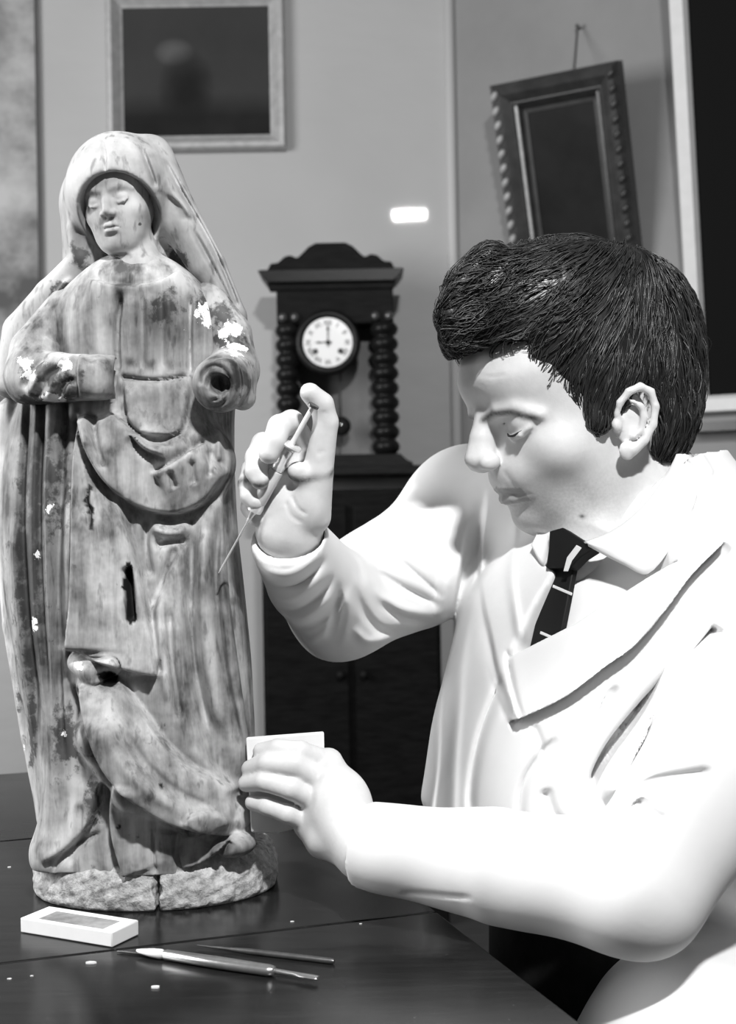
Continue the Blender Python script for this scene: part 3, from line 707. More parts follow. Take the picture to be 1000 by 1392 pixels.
# ================================================================ THE STATUE
DS = 1.165
def SP(x, y, dd=0.0): return P(x, y, DS + dd)
sb = np.array([P(214, 1200, DS)[0], DS, TABLE_Z])
st = empty('wooden_statue', sb, 'worn carved wooden statue of a veiled woman standing on the dark table', 'statue')
def statue_mat(name, lo, hi, gsc=30, stretch=(1, 1, 0.12), chipcol=0.85):
    m, nt, bs = new_mat(name)
    n1 = noise(nt, gsc, 5, 0.62, stretch); n2 = noise(nt, 22, 4, 0.6); n3 = noise(nt, 75, 4, 0.65); n4 = noise(nt, 130, 3, 0.5, (1, 1, 0.35))
    v = ramp(nt, math_n(nt, 'ADD', math_n(nt, 'MULTIPLY', n1, 0.55), math_n(nt, 'MULTIPLY', n2, 0.5)), [(0.40, lo), (0.52, (lo + hi) / 2), (0.64, hi)])
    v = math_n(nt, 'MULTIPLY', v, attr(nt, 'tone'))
    spk = ramp(nt, n4, [(0.30, 0.55), (0.42, 1.0)]); v = math_n(nt, 'MULTIPLY', v, spk)
    # losses of paint: dark wood and white gesso showing in patches
    d = ramp(nt, math_n(nt, 'ADD', n3, math_n(nt, 'MULTIPLY', attr(nt, 'dark'), 0.36)), [(0.68, 0.0), (0.80, 0.85)])
    v = mixv(nt, d, v, 0.030)
    n5 = noise(nt, 80, 5, 0.65)
    c = math_n(nt, 'GREATER_THAN', math_n(nt, 'ADD', n5, math_n(nt, 'MULTIPLY', attr(nt, 'chip'), 0.36)), 0.78)
    v = mixv(nt, c, v, chipcol)
    v = mixv(nt, attr(nt, 'crack'), v, 0.012)  # cracks and holes near-black; the holes' inner shade is put into the colour
    grey(nt, bs, v); bs.inputs['Roughness'].default_value = 0.62; bs.inputs['Specular IOR Level'].default_value = 0.35
    bump(nt, bs, n1, 0.35, 0.0012); bump(nt, bs, n3, 0.25, 0.0012)
    return m
M['carved'] = statue_mat('carved_weathered_wood', 0.06, 0.54, 42, (1, 1, 0.10))
M['carved_pale'] = statue_mat('carved_pale_wood', 0.26, 0.54, 24)

def masks(V, tone, chip=(), dark=(), crack=()):
    q = to_px(V); T = np.full(len(V), 1.0)
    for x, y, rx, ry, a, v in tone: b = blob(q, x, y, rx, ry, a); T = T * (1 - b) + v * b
    Cc = np.zeros(len(V)); Dk = np.zeros(len(V)); K = np.zeros(len(V))
    for t in chip: Cc = np.maximum(Cc, blob(q, *t))
    for t in dark: Dk = np.maximum(Dk, blob(q, *t))
    for poly in crack: K = np.maximum(K, inside(q, poly).astype(float))
    return dict(tone=T, chip=Cc, dark=Dk, crack=K)

# ---- robe
rb = Sculpt()
ROBE = [(342, 166, 204, .012, .02), (356, 156, 216, .018, .03), (372, 130, 242, .028, .05), (392, 88, 282, .042, .055), (430, 55, 318, .050, .06), (500, 42, 326, .052, .062), (560, 22, 318, .055, .064), (640, 8, 318, .062, .068), (720, 5, 322, .068, .070),
        (800, 9, 331, .072, .074), (900, 27, 341, .076, .078), (1000, 46, 346, .080, .08), (1090, 58, 347, .082, .08), (1140, 58, 349, .078, .08), (1185, 50, 350, .074, .08)]
rows = []
for y, xl_, xr_, f_, b_ in ROBE:
    a = SP(xl_, y); b = SP(xr_, y); rows.append(((a[2] + b[2]) / 2, (a[0] + b[0]) / 2, DS, (b[0] - a[0]) / 2, (b[0] - a[0]) / 2, f_, b_))
rb.loft(rows, (0, 0, 0), np.eye(3), 2.3)
# shoulders, chest
rb.ell(SP(185, 440, -0.025), (0.062, 0.036, 0.062), k=0.03)
rb.ell(SP(212, 555, -0.030), (0.040, 0.034, 0.040), k=0.03)
# shawl slung below the hips
rb.ell(SP(215, 630, -0.040), (0.066, 0.034, 0.046), k=0.02)
# cloak falling in a fold along the left edge
rb.chain([SP(18, 560, 0.01), SP(16, 700, 0.0), SP(26, 850, 0.0), SP(48, 1000, -0.01), SP(62, 1110, -0.02)], [.014, .015, .014, .012, .006], 0.012)
rb.chain([SP(70, 570, -0.035), SP(66, 750, -0.050), SP(76, 900, -0.055), SP(88, 1060, -0.06), SP(72, 1165, -0.045)], [.013, .014, .014, .014, .014], 0.015)
# vertical pleats of the dress
rb.chain([SP(128, 640, -0.05), SP(135, 760, -0.060), SP(150, 890, -0.060)], [.02, .026, .021], 0.03)
rb.chain([SP(232, 730, -0.052), SP(228, 860, -0.064), SP(235, 960, -0.066), SP(268, 1040, -0.07)], [.010, .014, .014, .008], 0.02)
rb.chain([SP(285, 690, -0.05), SP(292, 830, -0.055), SP(310, 960, -0.055), SP(325, 1040, -0.045)], [.010, .013, .013, .010], 0.02)
# the big gathered fold swinging to the right foot
rb.chain([SP(138, 935, -0.065), SP(150, 1000, -0.074), SP(195, 1060, -0.078), SP(260, 1100, -0.074), (SP(318, 1108, -0.052))], [.017, .027, .028, .022, .015], 0.012)
rb.chain([SP(170, 930, -0.062), SP(215, 1010, -0.070), SP(270, 1062, -0.070), SP(325, 1080, -0.045)], [.012, .017, .015, .012], 0.012)
# skirt hem spreading on the plinth
rb.chain([SP(105, 1100, -0.052), SP(78, 1160, -0.050)], [.018, .022], 0.02)
rb.chain([SP(190, 1110, -0.052), SP(200, 1165, -0.055)], [.026, .026], 0.02)
rb.chain([SP(285, 1130, -0.048), SP(275, 1160, -0.050)], [.020, .020], 0.015)
# toe of the shoe at the right
rb.ell(SP(316, 1146, -0.058), (0.020, 0.022, 0.011), k=0.005)
# knot of cloth under the flap
rb.chain([SP(106, 900, -0.078), SP(125, 912, -0.086), SP(150, 905, -0.084)], [.009, .011, .009], 0.006)
rb.chain([SP(118, 935, -0.080), SP(122, 958, -0.082)], [.009, .008], 0.006)
# neck and bare chest
rb.cone(SP(182, 318, -0.014), SP(190, 372, -0.020), .0165, .020, 0.010)
rb.ell(SP(188, 398, -0.026), (0.036, 0.020, 0.016), k=0.02)
V, Q = rb.mesh(0.0019)
V = relax(V, Q, 1); V[:, 2] = np.maximum(V[:, 2], TABLE_Z + .030)
rl = Relief(1.5)
rl.step([(108, 562), (117, 605), (138, 648), (168, 678), (205, 695), (240, 698), (270, 688), (295, 663), (314, 638)], -1, .009, 70, .005, 4, (.05, .05))
rl.step([(150, 650), (165, 690), (180, 740), (195, 800), (206, 860), (214, 918)], 1, .006, 45, .004, 4, (.25, .02))
rl.step([(90, 884), (110, 887), (135, 901), (175, 911), (214, 919)], -1, .006, 50, .004, 4, (.03, .03))
rl.step([(106, 560), (99, 640), (98, 720), (96, 800), (92, 884)], -1, .009, 40, .006, 4, (.05, .02))
rl.step([(106, 926), (112, 970), (127, 1020), (150, 1060), (185, 1091), (225, 1116), (262, 1128), (316, 1136)], -1, .008, 60, .007, 4, (.05, .03))
rl.step([(158, 918), (190, 962), (226, 1012), (262, 1044), (298, 1058), (332, 1076)], 1, .005, 40, .005, 4, (.1, .1))
rl.line([(165, 985), (200, 1040), (245, 1078), (300, 1100)], 9, -.004); rl.line([(140, 970), (165, 1030), (205, 1070), (255, 1098)], 10, .003)
rl.step([(250, 1120), (262, 1104), (285, 1098), (308, 1106), (316, 1120)], 1, .004, 16, .002, 3)
rl.bump(325, 1080, 10, 9, -.008)
# dress pleats at the right
for p_ in ([(298, 690), (292, 780), (300, 880), (318, 980), (335, 1040)], [(262, 715), (258, 800), (262, 900), (285, 1010)], [(240, 740), (218, 790), (206, 830)], [(200, 700), (196, 740), (205, 790)], [(228, 820), (232, 900), (245, 985)]):
    rl.line(p_, 6, -.005)
for p_ in ([(278, 705), (275, 800), (282, 900), (300, 1000)], [(315, 660), (318, 760), (330, 900)], [(215, 800), (220, 880), (232, 960)]): rl.line(p_, 8, .004)
rl.line([(205, 715), (235, 725), (260, 712)], 8, .005); rl.line([(208, 742), (235, 735), (255, 740)], 6, -.004)
# cloak folds at the left
for p_ in ([(38, 530), (30, 700), (38, 850), (58, 1000), (66, 1100)], [(88, 530), (80, 700), (76, 850), (84, 1000), (100, 1090)], [(58, 530), (52, 700), (58, 860), (74, 1010)]): rl.line(p_, 5, -.005, (0, .3))
for p_ in ([(18, 700), (22, 800), (36, 920), (55, 1060)], [(64, 600), (66, 760), (76, 930)], [(93, 650), (91, 780), (90, 880)]): rl.line(p_, 5, .004)
# lower hem
rl.step([(152, 1062), (149, 1110), (155, 1150), (168, 1192)], -1, .006, 30, .004, 3, (.1, .02)); rl.step([(240, 1132), (238, 1160), (243, 1188)], 1, .004, 25, .004, 3, (.05, .02))
rl.step([(55, 1176), (95, 1150), (128, 1110), (138, 1060)], -1, .004, 25, .004, 3); rl.line([(208, 1110), (208, 1150), (212, 1192)], 3, -.003)
rl.step([(245, 1182), (275, 1172), (300, 1155), (312, 1140)], -1, .006, 25, .006, 3)
rl.line([(68, 1190), (85, 1165), (120, 1140), (140, 1130)], 3, -.004); rl.line([(110, 1090), (108, 1140), (90, 1180)], 6, -.003)
# bodice
rl.line([(163, 512), (210, 517), (257, 511)], 3, -.0035, (.05, .05)); rl.line([(165, 395), (158, 450), (160, 510)], 4, -.006); rl.line([(258, 395), (256, 450), (257, 515)], 4, -.006)
for p_ in ([(182, 400), (180, 500)], [(205, 398), (206, 505)], [(230, 400), (232, 505)]): rl.line(p_, 7, .003)
rl.line([(193, 395), (192, 505)], 4, -.002); rl.line([(219, 395), (220, 505)], 4, -.002)
rl.step([(118, 378), (150, 386), (185, 388), (222, 380), (250, 362)], 1, .0045, 25, .002, 3)
rl.step([(168, 520), (172, 560), (185, 585), (215, 592), (245, 585), (256, 545), (258, 520)], -1, .004, 20, .003, 3)
# shawl creases
rl.step([(150, 560), (178, 582), (205, 603), (235, 608)], 1, .005, 20, .004, 3); rl.step([(180, 592), (200, 612), (228, 622)], -1, .005, 14, .005, 3)
rl.step([(208, 645), (235, 630), (262, 612), (282, 600)], 1, .006, 22, .006, 3); rl.line([(232, 640), (240, 665)], 4, -.004); rl.line([(262, 625), (266, 660)], 4, -.003); rl.line([(285, 610), (288, 650)], 4, -.004)
rl.line([(300, 575), (298, 630)], 5, .004); rl.line([(130, 560), (136, 610), (146, 640)], 5, -.005); rl.line([(118, 560), (126, 610)], 4, .003)
# holes and cracks
rl.line([(174, 770), (177, 800), (180, 845)], 5.5, -.012, (.04, .04)); rl.line([(122, 662), (119, 680), (125, 695), (124, 718)], 2.5, -.004)
rl.bump(146, 922, 13, 7, -.014, 8); rl.bump(172, 560, 8, 8, -.004)
V = rl.apply(V, Q)
qq = to_px(V); gr = sum(np.sin(qq[:, 0] * a_ + qq[:, 1] * b_ + c_) for a_, b_, c_ in zip(rng.uniform(.12, .42, 10), rng.normal(0, .012, 10), rng.uniform(0, 6, 10))) / 10
md = .5 + .5 * np.sin(qq[:, 1] * .013 + 2 * np.sin(qq[:, 0] * .03)); V[:, 1] -= gr * md * .0022 * (V[:, 2] > TABLE_Z + .04)
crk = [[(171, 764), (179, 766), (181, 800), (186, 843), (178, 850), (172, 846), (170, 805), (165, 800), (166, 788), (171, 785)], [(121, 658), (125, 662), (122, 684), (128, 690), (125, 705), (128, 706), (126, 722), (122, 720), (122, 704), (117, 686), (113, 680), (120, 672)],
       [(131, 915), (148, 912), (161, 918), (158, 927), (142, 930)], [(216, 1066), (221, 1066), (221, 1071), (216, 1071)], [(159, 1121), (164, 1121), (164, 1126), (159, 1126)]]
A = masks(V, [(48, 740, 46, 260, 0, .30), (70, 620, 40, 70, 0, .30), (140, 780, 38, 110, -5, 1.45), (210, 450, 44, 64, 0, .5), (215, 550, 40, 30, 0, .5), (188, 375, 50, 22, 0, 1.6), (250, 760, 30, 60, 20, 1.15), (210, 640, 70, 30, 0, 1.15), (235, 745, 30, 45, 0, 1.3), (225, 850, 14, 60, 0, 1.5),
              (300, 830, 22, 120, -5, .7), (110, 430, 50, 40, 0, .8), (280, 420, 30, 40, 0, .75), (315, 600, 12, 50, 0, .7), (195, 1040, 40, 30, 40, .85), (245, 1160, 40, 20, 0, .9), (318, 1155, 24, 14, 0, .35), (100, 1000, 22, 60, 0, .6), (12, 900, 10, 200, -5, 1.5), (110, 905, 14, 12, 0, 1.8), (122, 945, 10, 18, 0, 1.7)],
          [(52, 755, 10, 14), (90, 1000, 12, 8), (48, 850, 8, 20), (110, 905, 10, 10), (30, 1040, 5, 50), (285, 430, 30, 30), (68, 690, 10, 12)],
          [(40, 800, 25, 180), (60, 650, 40, 90), (90, 1010, 22, 60), (128, 1080, 14, 40), (290, 410, 30, 22), (225, 420, 30, 25), (45, 980, 8, 90)], crk)
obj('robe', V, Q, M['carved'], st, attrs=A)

# ---- sleeves: broken-off forearms
sl = Sculpt()
sl.chain([SP(92, 420, -0.015), SP(52, 480, -0.03), SP(46, 512, -0.045)], [.019, .024, .024], 0.012)
sl.chain([SP(48, 515, -0.045), SP(80, 517, -0.065), SP(112, 515, -0.075)], [.024, .023, .020], 0.012)
cR = np.array([[1, -0.18, 0.0], [0.18, 1, 0], [0, 0, 1.0]]); cR = np.array([nrm(r) for r in cR])
sl.ell(SP(134, 516, -0.078), (0.0185, 0.020, 0.0205), cR, 0.004); sl.cone(SP(112, 516, -0.074), SP(150, 515, -0.074), .0205, .0195, 0.003)
sl.box(SP(182, 515, -0.07), (.013, .04, .04), r=.001, k=.003, mode='s')
sl.cone(SP(152, 515, -0.070), SP(185, 515, -0.070), .0165, .0165, 0.002, 's')
sl.box(SP(100, 562, -0.05), (0.08, 0.06, 0.0085), r=0.002, k=0.006, mode='s')
V, Q = sl.mesh(0.0016)
r2 = Relief(1.4)
r2.step([(108, 480), (105, 505), (108, 548)], -1, .0035, 22, .003, 3, (.05, .05)); r2.line([(115, 490), (140, 484), (160, 490)], 3, -.002); r2.step([(60, 455), (85, 470), (106, 480)], 1, .003, 15, .002)
for p_ in ([(30, 530), (45, 500), (70, 480)], [(50, 545), (62, 512), (90, 495)], [(78, 545), (85, 525), (100, 512)]): r2.line(p_, 4, -.0035)
for p_ in ([(38, 540), (55, 505)], [(65, 545), (75, 515)], [(90, 545), (97, 520)]): r2.line(p_, 5, .003)
V = r2.apply(V, Q)
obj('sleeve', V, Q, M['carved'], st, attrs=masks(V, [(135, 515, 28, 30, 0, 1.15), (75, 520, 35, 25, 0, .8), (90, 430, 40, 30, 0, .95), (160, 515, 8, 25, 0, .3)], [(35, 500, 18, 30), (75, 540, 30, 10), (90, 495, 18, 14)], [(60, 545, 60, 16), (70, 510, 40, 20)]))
sr_ = Sculpt()
sr_.chain([SP(282, 412, -0.018), SP(312, 455, -0.022), SP(322, 500, -0.030)], [.018, .019, .018], 0.012)
sr_.chain([SP(316, 505, -0.035), SP(300, 522, -0.075)], [.0225, .0235], 0.008); sr_.chain([SP(328, 498, -0.03), SP(330, 540, -0.055)], [.012, .011], 0.008)
sr_.cone(SP(296, 524, -0.103), SP(300, 522, -0.09), .010, .008, 0.006, 's')
V, Q = sr_.mesh(0.0016)
r3 = Relief(1.4); th = np.linspace(0, 5.2, 14)
r3.line([(292 - 20 * math.cos(t), 525 - 27 * math.sin(t)) for t in th], 3.5, -.0028, (.05, .05)); r3.line([(292 - 10 * math.cos(t), 527 - 16 * math.sin(t)) for t in th], 3, -.0025, (.05, .05))
r3.line([(322, 492), (326, 520), (322, 555)], 3.5, -.005); r3.line([(335, 495), (338, 520), (333, 548)], 3, -.003); r3.step([(262, 500), (285, 490), (315, 488), (342, 492)], 1, .003, 12, .002)
V = r3.apply(V, Q)
obj('sleeve', V, Q, M['carved'], st, attrs=masks(V, [(300, 525, 40, 35, 0, 1.0), (292, 526, 9, 14, 0, .45)], [(312, 450, 24, 22), (320, 475, 18, 14)], [(300, 430, 40, 25), (310, 465, 30, 16), (325, 520, 20, 30)]))

# ---- head
hs = Sculpt()
fr = rot((-0.20, -1.0, -0.16), (-0.14, -0.10, 1.0))
hO = SP(166, 282, -0.023)
head_ops(hs, hO, fr, 0.395, brow_r=2.2, brow=(35, 31), eye=(73, 30, 11), cheek=(48, 44, -16), lip=1.15, wide=19, tip=(108, -14), mid=(98, 6), width=.95)
hs.chain([hO + np.array([0, .004, -.02]), SP(184, 335, -0.020), SP(189, 368, -0.026)], [.016, .0175, .0225], 0.010)
hs.ell(SP(190, 380, -0.030), (.036, .0165, .012), k=.016)
V, Q = hs.mesh(0.0011); V = relax(V, Q, 1)
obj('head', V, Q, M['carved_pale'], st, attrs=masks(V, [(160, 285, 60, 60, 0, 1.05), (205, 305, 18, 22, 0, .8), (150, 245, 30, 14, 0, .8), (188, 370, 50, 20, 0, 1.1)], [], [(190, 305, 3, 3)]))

# ---- veil
vl = Sculpt()
hoodR = rot((-0.10, -1.0, -0.05), (-0.10, -0.06, 1.0))
vl.ell(SP(166, 262, -0.012), np.array([0.057, 0.0475, 0.0515]), hoodR, 0.004)
vl.chain([SP(205, 215, -0.01), SP(236, 285, -0.012), SP(282, 362, -0.014), SP(318, 430, -0.010), SP(336, 482, -0.006)], [.020, .019, .016, .011, .0055], 0.012)
vl.chain([SP(110, 255, -0.018), SP(103, 312, -0.022), SP(108, 352, -0.022), SP(70, 402, -0.008), SP(32, 452, 0.0), SP(12, 520, 0.0)], [.008, .0075, .009, .015, .018, .014], 0.010)
vl.chain([SP(150, 280, 0.02), SP(170, 360, 0.03), SP(185, 450, 0.04)], [.045, .055, .06], 0.02)
# opening for the face, neck and breast
vl.ell(SP(158, 297, -0.060), (0.056, 0.0365, 0.0385), hoodR, 0.004, 's')
vl.chain([SP(168, 310, -0.05), SP(185, 370, -0.045), SP(190, 450, -0.04)], [.030, .040, .062], 0.006, 's')
V, Q = vl.mesh(0.0016)
r4 = Relief(1.5)
r4.line([(140, 188), (143, 212), (142, 236)], 2, -.002); r4.line([(190, 195), (203, 230), (212, 256)], 3.5, -.004); r4.line([(205, 195), (222, 235), (245, 275), (262, 300)], 7, .003)
r4.line([(222, 215), (250, 265), (290, 335), (325, 420)], 3, -.004, (.05, .05)); r4.line([(240, 240), (275, 300), (310, 365)], 4, .003); r4.step([(212, 256), (236, 272), (250, 284), (258, 300)], -1, .0015, 18, .001, 3)
r4.line([(258, 305), (285, 355), (315, 415), (335, 470)], 3, -.003); r4.line([(85, 395), (55, 430), (35, 470)], 4, -.004); r4.line([(98, 375), (70, 412), (50, 450)], 4, .003)
V = r4.apply(V, Q)
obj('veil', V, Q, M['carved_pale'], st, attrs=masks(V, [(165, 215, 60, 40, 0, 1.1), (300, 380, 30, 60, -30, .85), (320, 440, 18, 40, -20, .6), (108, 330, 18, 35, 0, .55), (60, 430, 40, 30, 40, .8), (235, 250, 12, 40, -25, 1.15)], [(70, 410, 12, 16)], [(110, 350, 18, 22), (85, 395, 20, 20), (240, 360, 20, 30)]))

# ---- base of roughly hewn stone
bs_ = Sculpt(); zb0 = TABLE_Z
xl_ = P(50, 1205, DS)[0]; xr_ = P(377, 1195, DS)[0]; hwid = (xr_ - xl_) / 2; cxb = (xl_ + xr_) / 2
bs_.loft([(0.0, cxb, DS, hwid - .002, hwid - .002, .082, .085), (0.004, cxb, DS, hwid, hwid, .085, .087), (0.018, cxb, DS, hwid, hwid, .085, .087), (0.030, cxb, DS, hwid - .003, hwid - .003, .082, .085), (0.038, cxb - .002, DS, hwid - .010, hwid - .010, .075, .08)], (0, 0, zb0), np.eye(3), 2.1)
cx_ = P(213, 1225, 1.08)[0]
bs_.box((cx_, DS - .088, zb0 + .02), (.0018, .022, .03), r=.0005, k=.002, mode='s'); bs_.ell((cx_, DS - .083, zb0 + .018), (.004, .008, .008), k=.003, mode='s')
V, Q = bs_.mesh(0.0017); V[:, 2] = np.maximum(V[:, 2], zb0)
N = normals(V, Q)
ph = [rng.uniform(0, 6.28, 3) for _ in range(14)]; kk = [rng.normal(0, 420, 3) for _ in range(14)]
hgt = sum(np.sin(V @ kk[i] + ph[i][0]) for i in range(14)) / 14 * 0.0035
keep = np.clip((V[:, 2] - zb0) / .004, 0, 1); V = V + N * (hgt * keep)[:, None]; V[:, 2] = np.maximum(V[:, 2], zb0 + .0002)
mstone, nt, bsd = new_mat('hewn_stone'); n = noise(nt, 130, 4, 0.7); n2 = noise(nt, 20, 3)
grey(nt, bsd, ramp(nt, math_n(nt, 'ADD', math_n(nt, 'MULTIPLY', n, .7), math_n(nt, 'MULTIPLY', n2, .3)), [(0.35, 0.16), (0.5, 0.42), (0.65, 0.62)])); bsd.inputs['Roughness'].default_value = 0.9; bump(nt, bsd, n, 0.8, 0.003)
obj('base', V, Q, mstone, st)

# ================================================================ THE MAN
def poly_sd(p2, poly):
    poly = np.asarray(poly, f32); d = np.full(len(p2), 1e9, f32); s_ = np.ones(len(p2), f32); n = len(poly); j = n - 1
    for i in range(n):
        e = poly[j] - poly[i]; w_ = p2 - poly[i]; t = np.clip((w_ @ e) / max(float(e @ e), 1e-12), 0, 1); b = w_ - t[:, None] * e
        d = np.minimum(d, (b * b).sum(1))
        c1 = p2[:, 1] >= poly[i, 1]; c2 = p2[:, 1] < poly[j, 1]; c3 = e[0] * w_[:, 1] > e[1] * w_[:, 0]
        s_ = np.where((c1 & c2 & c3) | (~c1 & ~c2 & ~c3), -s_, s_); j = i
    return s_ * np.sqrt(d)
def add_poly(sc, poly, o, U, W_, N_, n0, n1, k, mode, r=0.0):
    """solid with a polygonal outline in the plane o,U,W_, between n0 and n1 along N_"""
    o, U, W_, N_ = [np.asarray(x, float) for x in (o, U, W_, N_)]
    def fn(p):
        q = p - o.astype(f32); a = poly_sd(np.stack([q @ U.astype(f32), q @ W_.astype(f32)], 1), poly) + r; h = q @ N_.astype(f32)
        return np.maximum(a, np.maximum(n0 - h, h - n1)) - r
    cs = np.array([o + U * a + W_ * b + N_ * h for a, b in poly for h in (n0, n1)])
    sc.add(fn, cs.min(0), cs.max(0), k, mode)

fw = nrm([-0.81, -0.59, 0]); nearv = nrm([0.59, -0.81, 0]); UP = np.array([0, 0, 1.0]); TF = np.array([fw, nearv, UP])
TC = np.array([0.245, 1.205, 0.0])
person = empty('person', (TC[0], TC[1], 0.0), 'dark-haired man in a white work coat and striped tie holding a syringe', 'person')
# joints
shL = TC + nearv * 0.165 + UP * 1.005; elL = P(866, 1214, 0.955); wrL = P(505, 1152, 1.045)
shR = P(640, 712, 1.345); elR = P(464, 822, 1.235); wrR = P(393, 722, 1.095)
# ---- head frame
yaw, pit = math.radians(20), math.radians(14)
hf = np.array([-math.cos(yaw) * math.cos(pit), -math.sin(yaw) * math.cos(pit), -math.sin(pit)])
HR = rot(hf, (0.0, 0.0, 1.0)); HS = 1.06
HO = P(848, 581, 1.135) - HR[1] * 0.072 * HS
bd = Sculpt()
MROWS = [(-80, 44, 14, 10, 14), (-76, 40, 28, 19, 24), (-68, 36, 46, 31, 36), (-55, 30, 58, 43, 47), (-38, 22, 68, 56, 53), (-18, 10, 84, 74, 63), (0, 2, 96, 79, 68),
         (20, 0, 102, 79, 71), (38, 0, 104, 85, 72), (50, 0, 104, 91, 73), (64, 0, 103, 94, 74), (82, -2, 98, 90, 71), (102, -6, 82, 74, 57), (118, -8, 50, 44, 34), (126, -8, 15, 14, 12)]
L = head_ops(bd, HO, HR, HS, rows=MROWS, nas=(89, 38), mid=(101, 18), tip=(111, 3), sub=(94, -12), mouth=(84, -32), wide=29, cback=13, cdrop=3, chin=(76, -57), eye=(65, 32, 23), brow=(38, 31), brow_r=3.6, cheek=(45, 46, -3), lip=.85, gap=1.3)
mmh = 0.001 * HS
for sd in (-1, 1):                                                            # ears
    ea = lambda u_, v_, la_: L(-5 - .954 * u_ * .9 - .30 * v_ * .9, sd * la_, 3 - .30 * u_ * .9 + .954 * v_ * .9)
    eR = rot(nrm(HR[0] * 0.93 - HR[1] * sd * 0.36), HR[2] * .954 - HR[0] * .30)
    bd.ell(ea(0, 3, 74), np.array([15.5, 4.5, 25]) * mmh, eR, 0.004)
    bd.chain([ea(-8, 0, 75), ea(-15, 6, 76), ea(-14, 16, 79), ea(-8, 26, 83), ea(2, 31, 85), ea(12, 27, 86.5), ea(17, 14, 87), ea(16, -2, 86), ea(10, -16, 83), ea(2, -25, 79)], np.array([1.8, 2.4, 3, 3.2, 3.3, 3.3, 3.3, 3.2, 3.4, 4.4]) * mmh, 0.0022)
    bd.ell(ea(-4, -26, 77), np.array([7, 3.8, 8]) * mmh, HR, 0.004)
    bd.chain([ea(-4, 18, 82), ea(4, 14, 84), ea(8, 4, 84), ea(6, -8, 82), ea(0, -14, 80)], np.array([2, 2.6, 2.8, 2.8, 2.8]) * mmh, 0.003)
    bd.ell(ea(-4, 0, 83), np.array([7, 6, 10]) * mmh, HR, 0.003, 's'); bd.ell(ea(-14, -4, 75), np.array([4.5, 4, 6]) * mmh, HR, 0.003)
# jaw muscle and neck
for sd in (-1, 1): bd.ell(L(8, sd * 50, -36), np.array([28, 14, 32]) * mmh, HR, 0.02)
nk = P(856, 700, 1.205)
bd.chain([L(-18, 0, -25), nk, np.array([TC[0] + .02, TC[1] + .01, 1.04])], [.056, .058, .066], 0.022)
bd.chain([L(30, 0, -58), P(808, 722, 1.175), P(800, 775, 1.165)], [.024, .034, .036], 0.03)
# trunk and arms (under the coat)
bd.loft([(0.50, 0, 0, .10, .11, .15, .15), (0.75, 0, 0, .10, .10, .15, .15), (0.95, 0, 0, .10, .105, .16, .16), (1.05, 0, 0, .08, .07, .12, .12)], TC, TF, 2.3, 0.03)
bd.chain([TC + UP * 1.02 + nearv * 0.08, shL, elL, elL * .35 + wrL * .65, wrL], [.05, .046, .034, .024, .0245], 0.02)
bd.chain([TC + UP * 1.03 - nearv * 0.08, shR, elR, elR * .35 + wrR * .65, wrR], [.05, .046, .034, .023, .0235], 0.02)
# thighs on the seat, shins down to the floor
hipz = 0.53
for sd in (-1, 1):
    hip = TC + nearv * 0.09 * sd + UP * hipz; kn = hip + fw * 0.34 + nearv * 0.05 * sd + UP * 0.0; an = kn - fw * 0.03 - UP * 0.45
    bd.chain([hip, kn, an], [.082, .056, .038], 0.03)
# ---- left hand: back of the hand to us, fingers flat on the cloth
HD = 1.093
def hp(x, y, dd=0.0): return P(x, y, HD + dd)
K = [hp(446, 1037, .004), hp(440, 1062, -.006), hp(432, 1090, -.008), hp(420, 1118, -.004)]
wl = hp(497, 1152, -.036)
for kx, r in zip(K, (.0125, .0128, .0125, .012)): bd.chain([wl, hp(470, 1100, -.022) * .5 + kx * .5, kx], [.022, .015, r], 0.014)
bd.ell(hp(462, 1095, -.010), (.026, .016, .030), k=0.012); bd.chain([hp(490, 1150, -.03), hp(440, 1140, -.012), K[3]], [.020, .016, .012], 0.012)
FL = [([K[0], hp(408, 1022, -.008), hp(378, 1018, -.004), hp(355, 1021, .004)], (.0100, .0090, .0082, .0072)),
      ([K[1], hp(400, 1040, -.016), hp(364, 1038, -.010), hp(340, 1045, .004)], (.0105, .0095, .0086, .0075)),
      ([K[2], hp(396, 1072, -.020), hp(360, 1062, -.013), hp(335, 1065, .002)], (.0100, .0090, .0082, .0072)),
      ([K[3], hp(390, 1106, -.016), hp(362, 1096, -.010), hp(343, 1091, .000)], (.0090, .0080, .0073, .0065))]
for pts, r in FL: bd.chain(pts, r, 0.0025, ki=0.003)
bd.chain([hp(480, 1125, -.01), hp(440, 1090, .028), hp(395, 1072, .028), hp(362, 1066, .026)], [.017, .0125, .0100, .0085], 0.010)
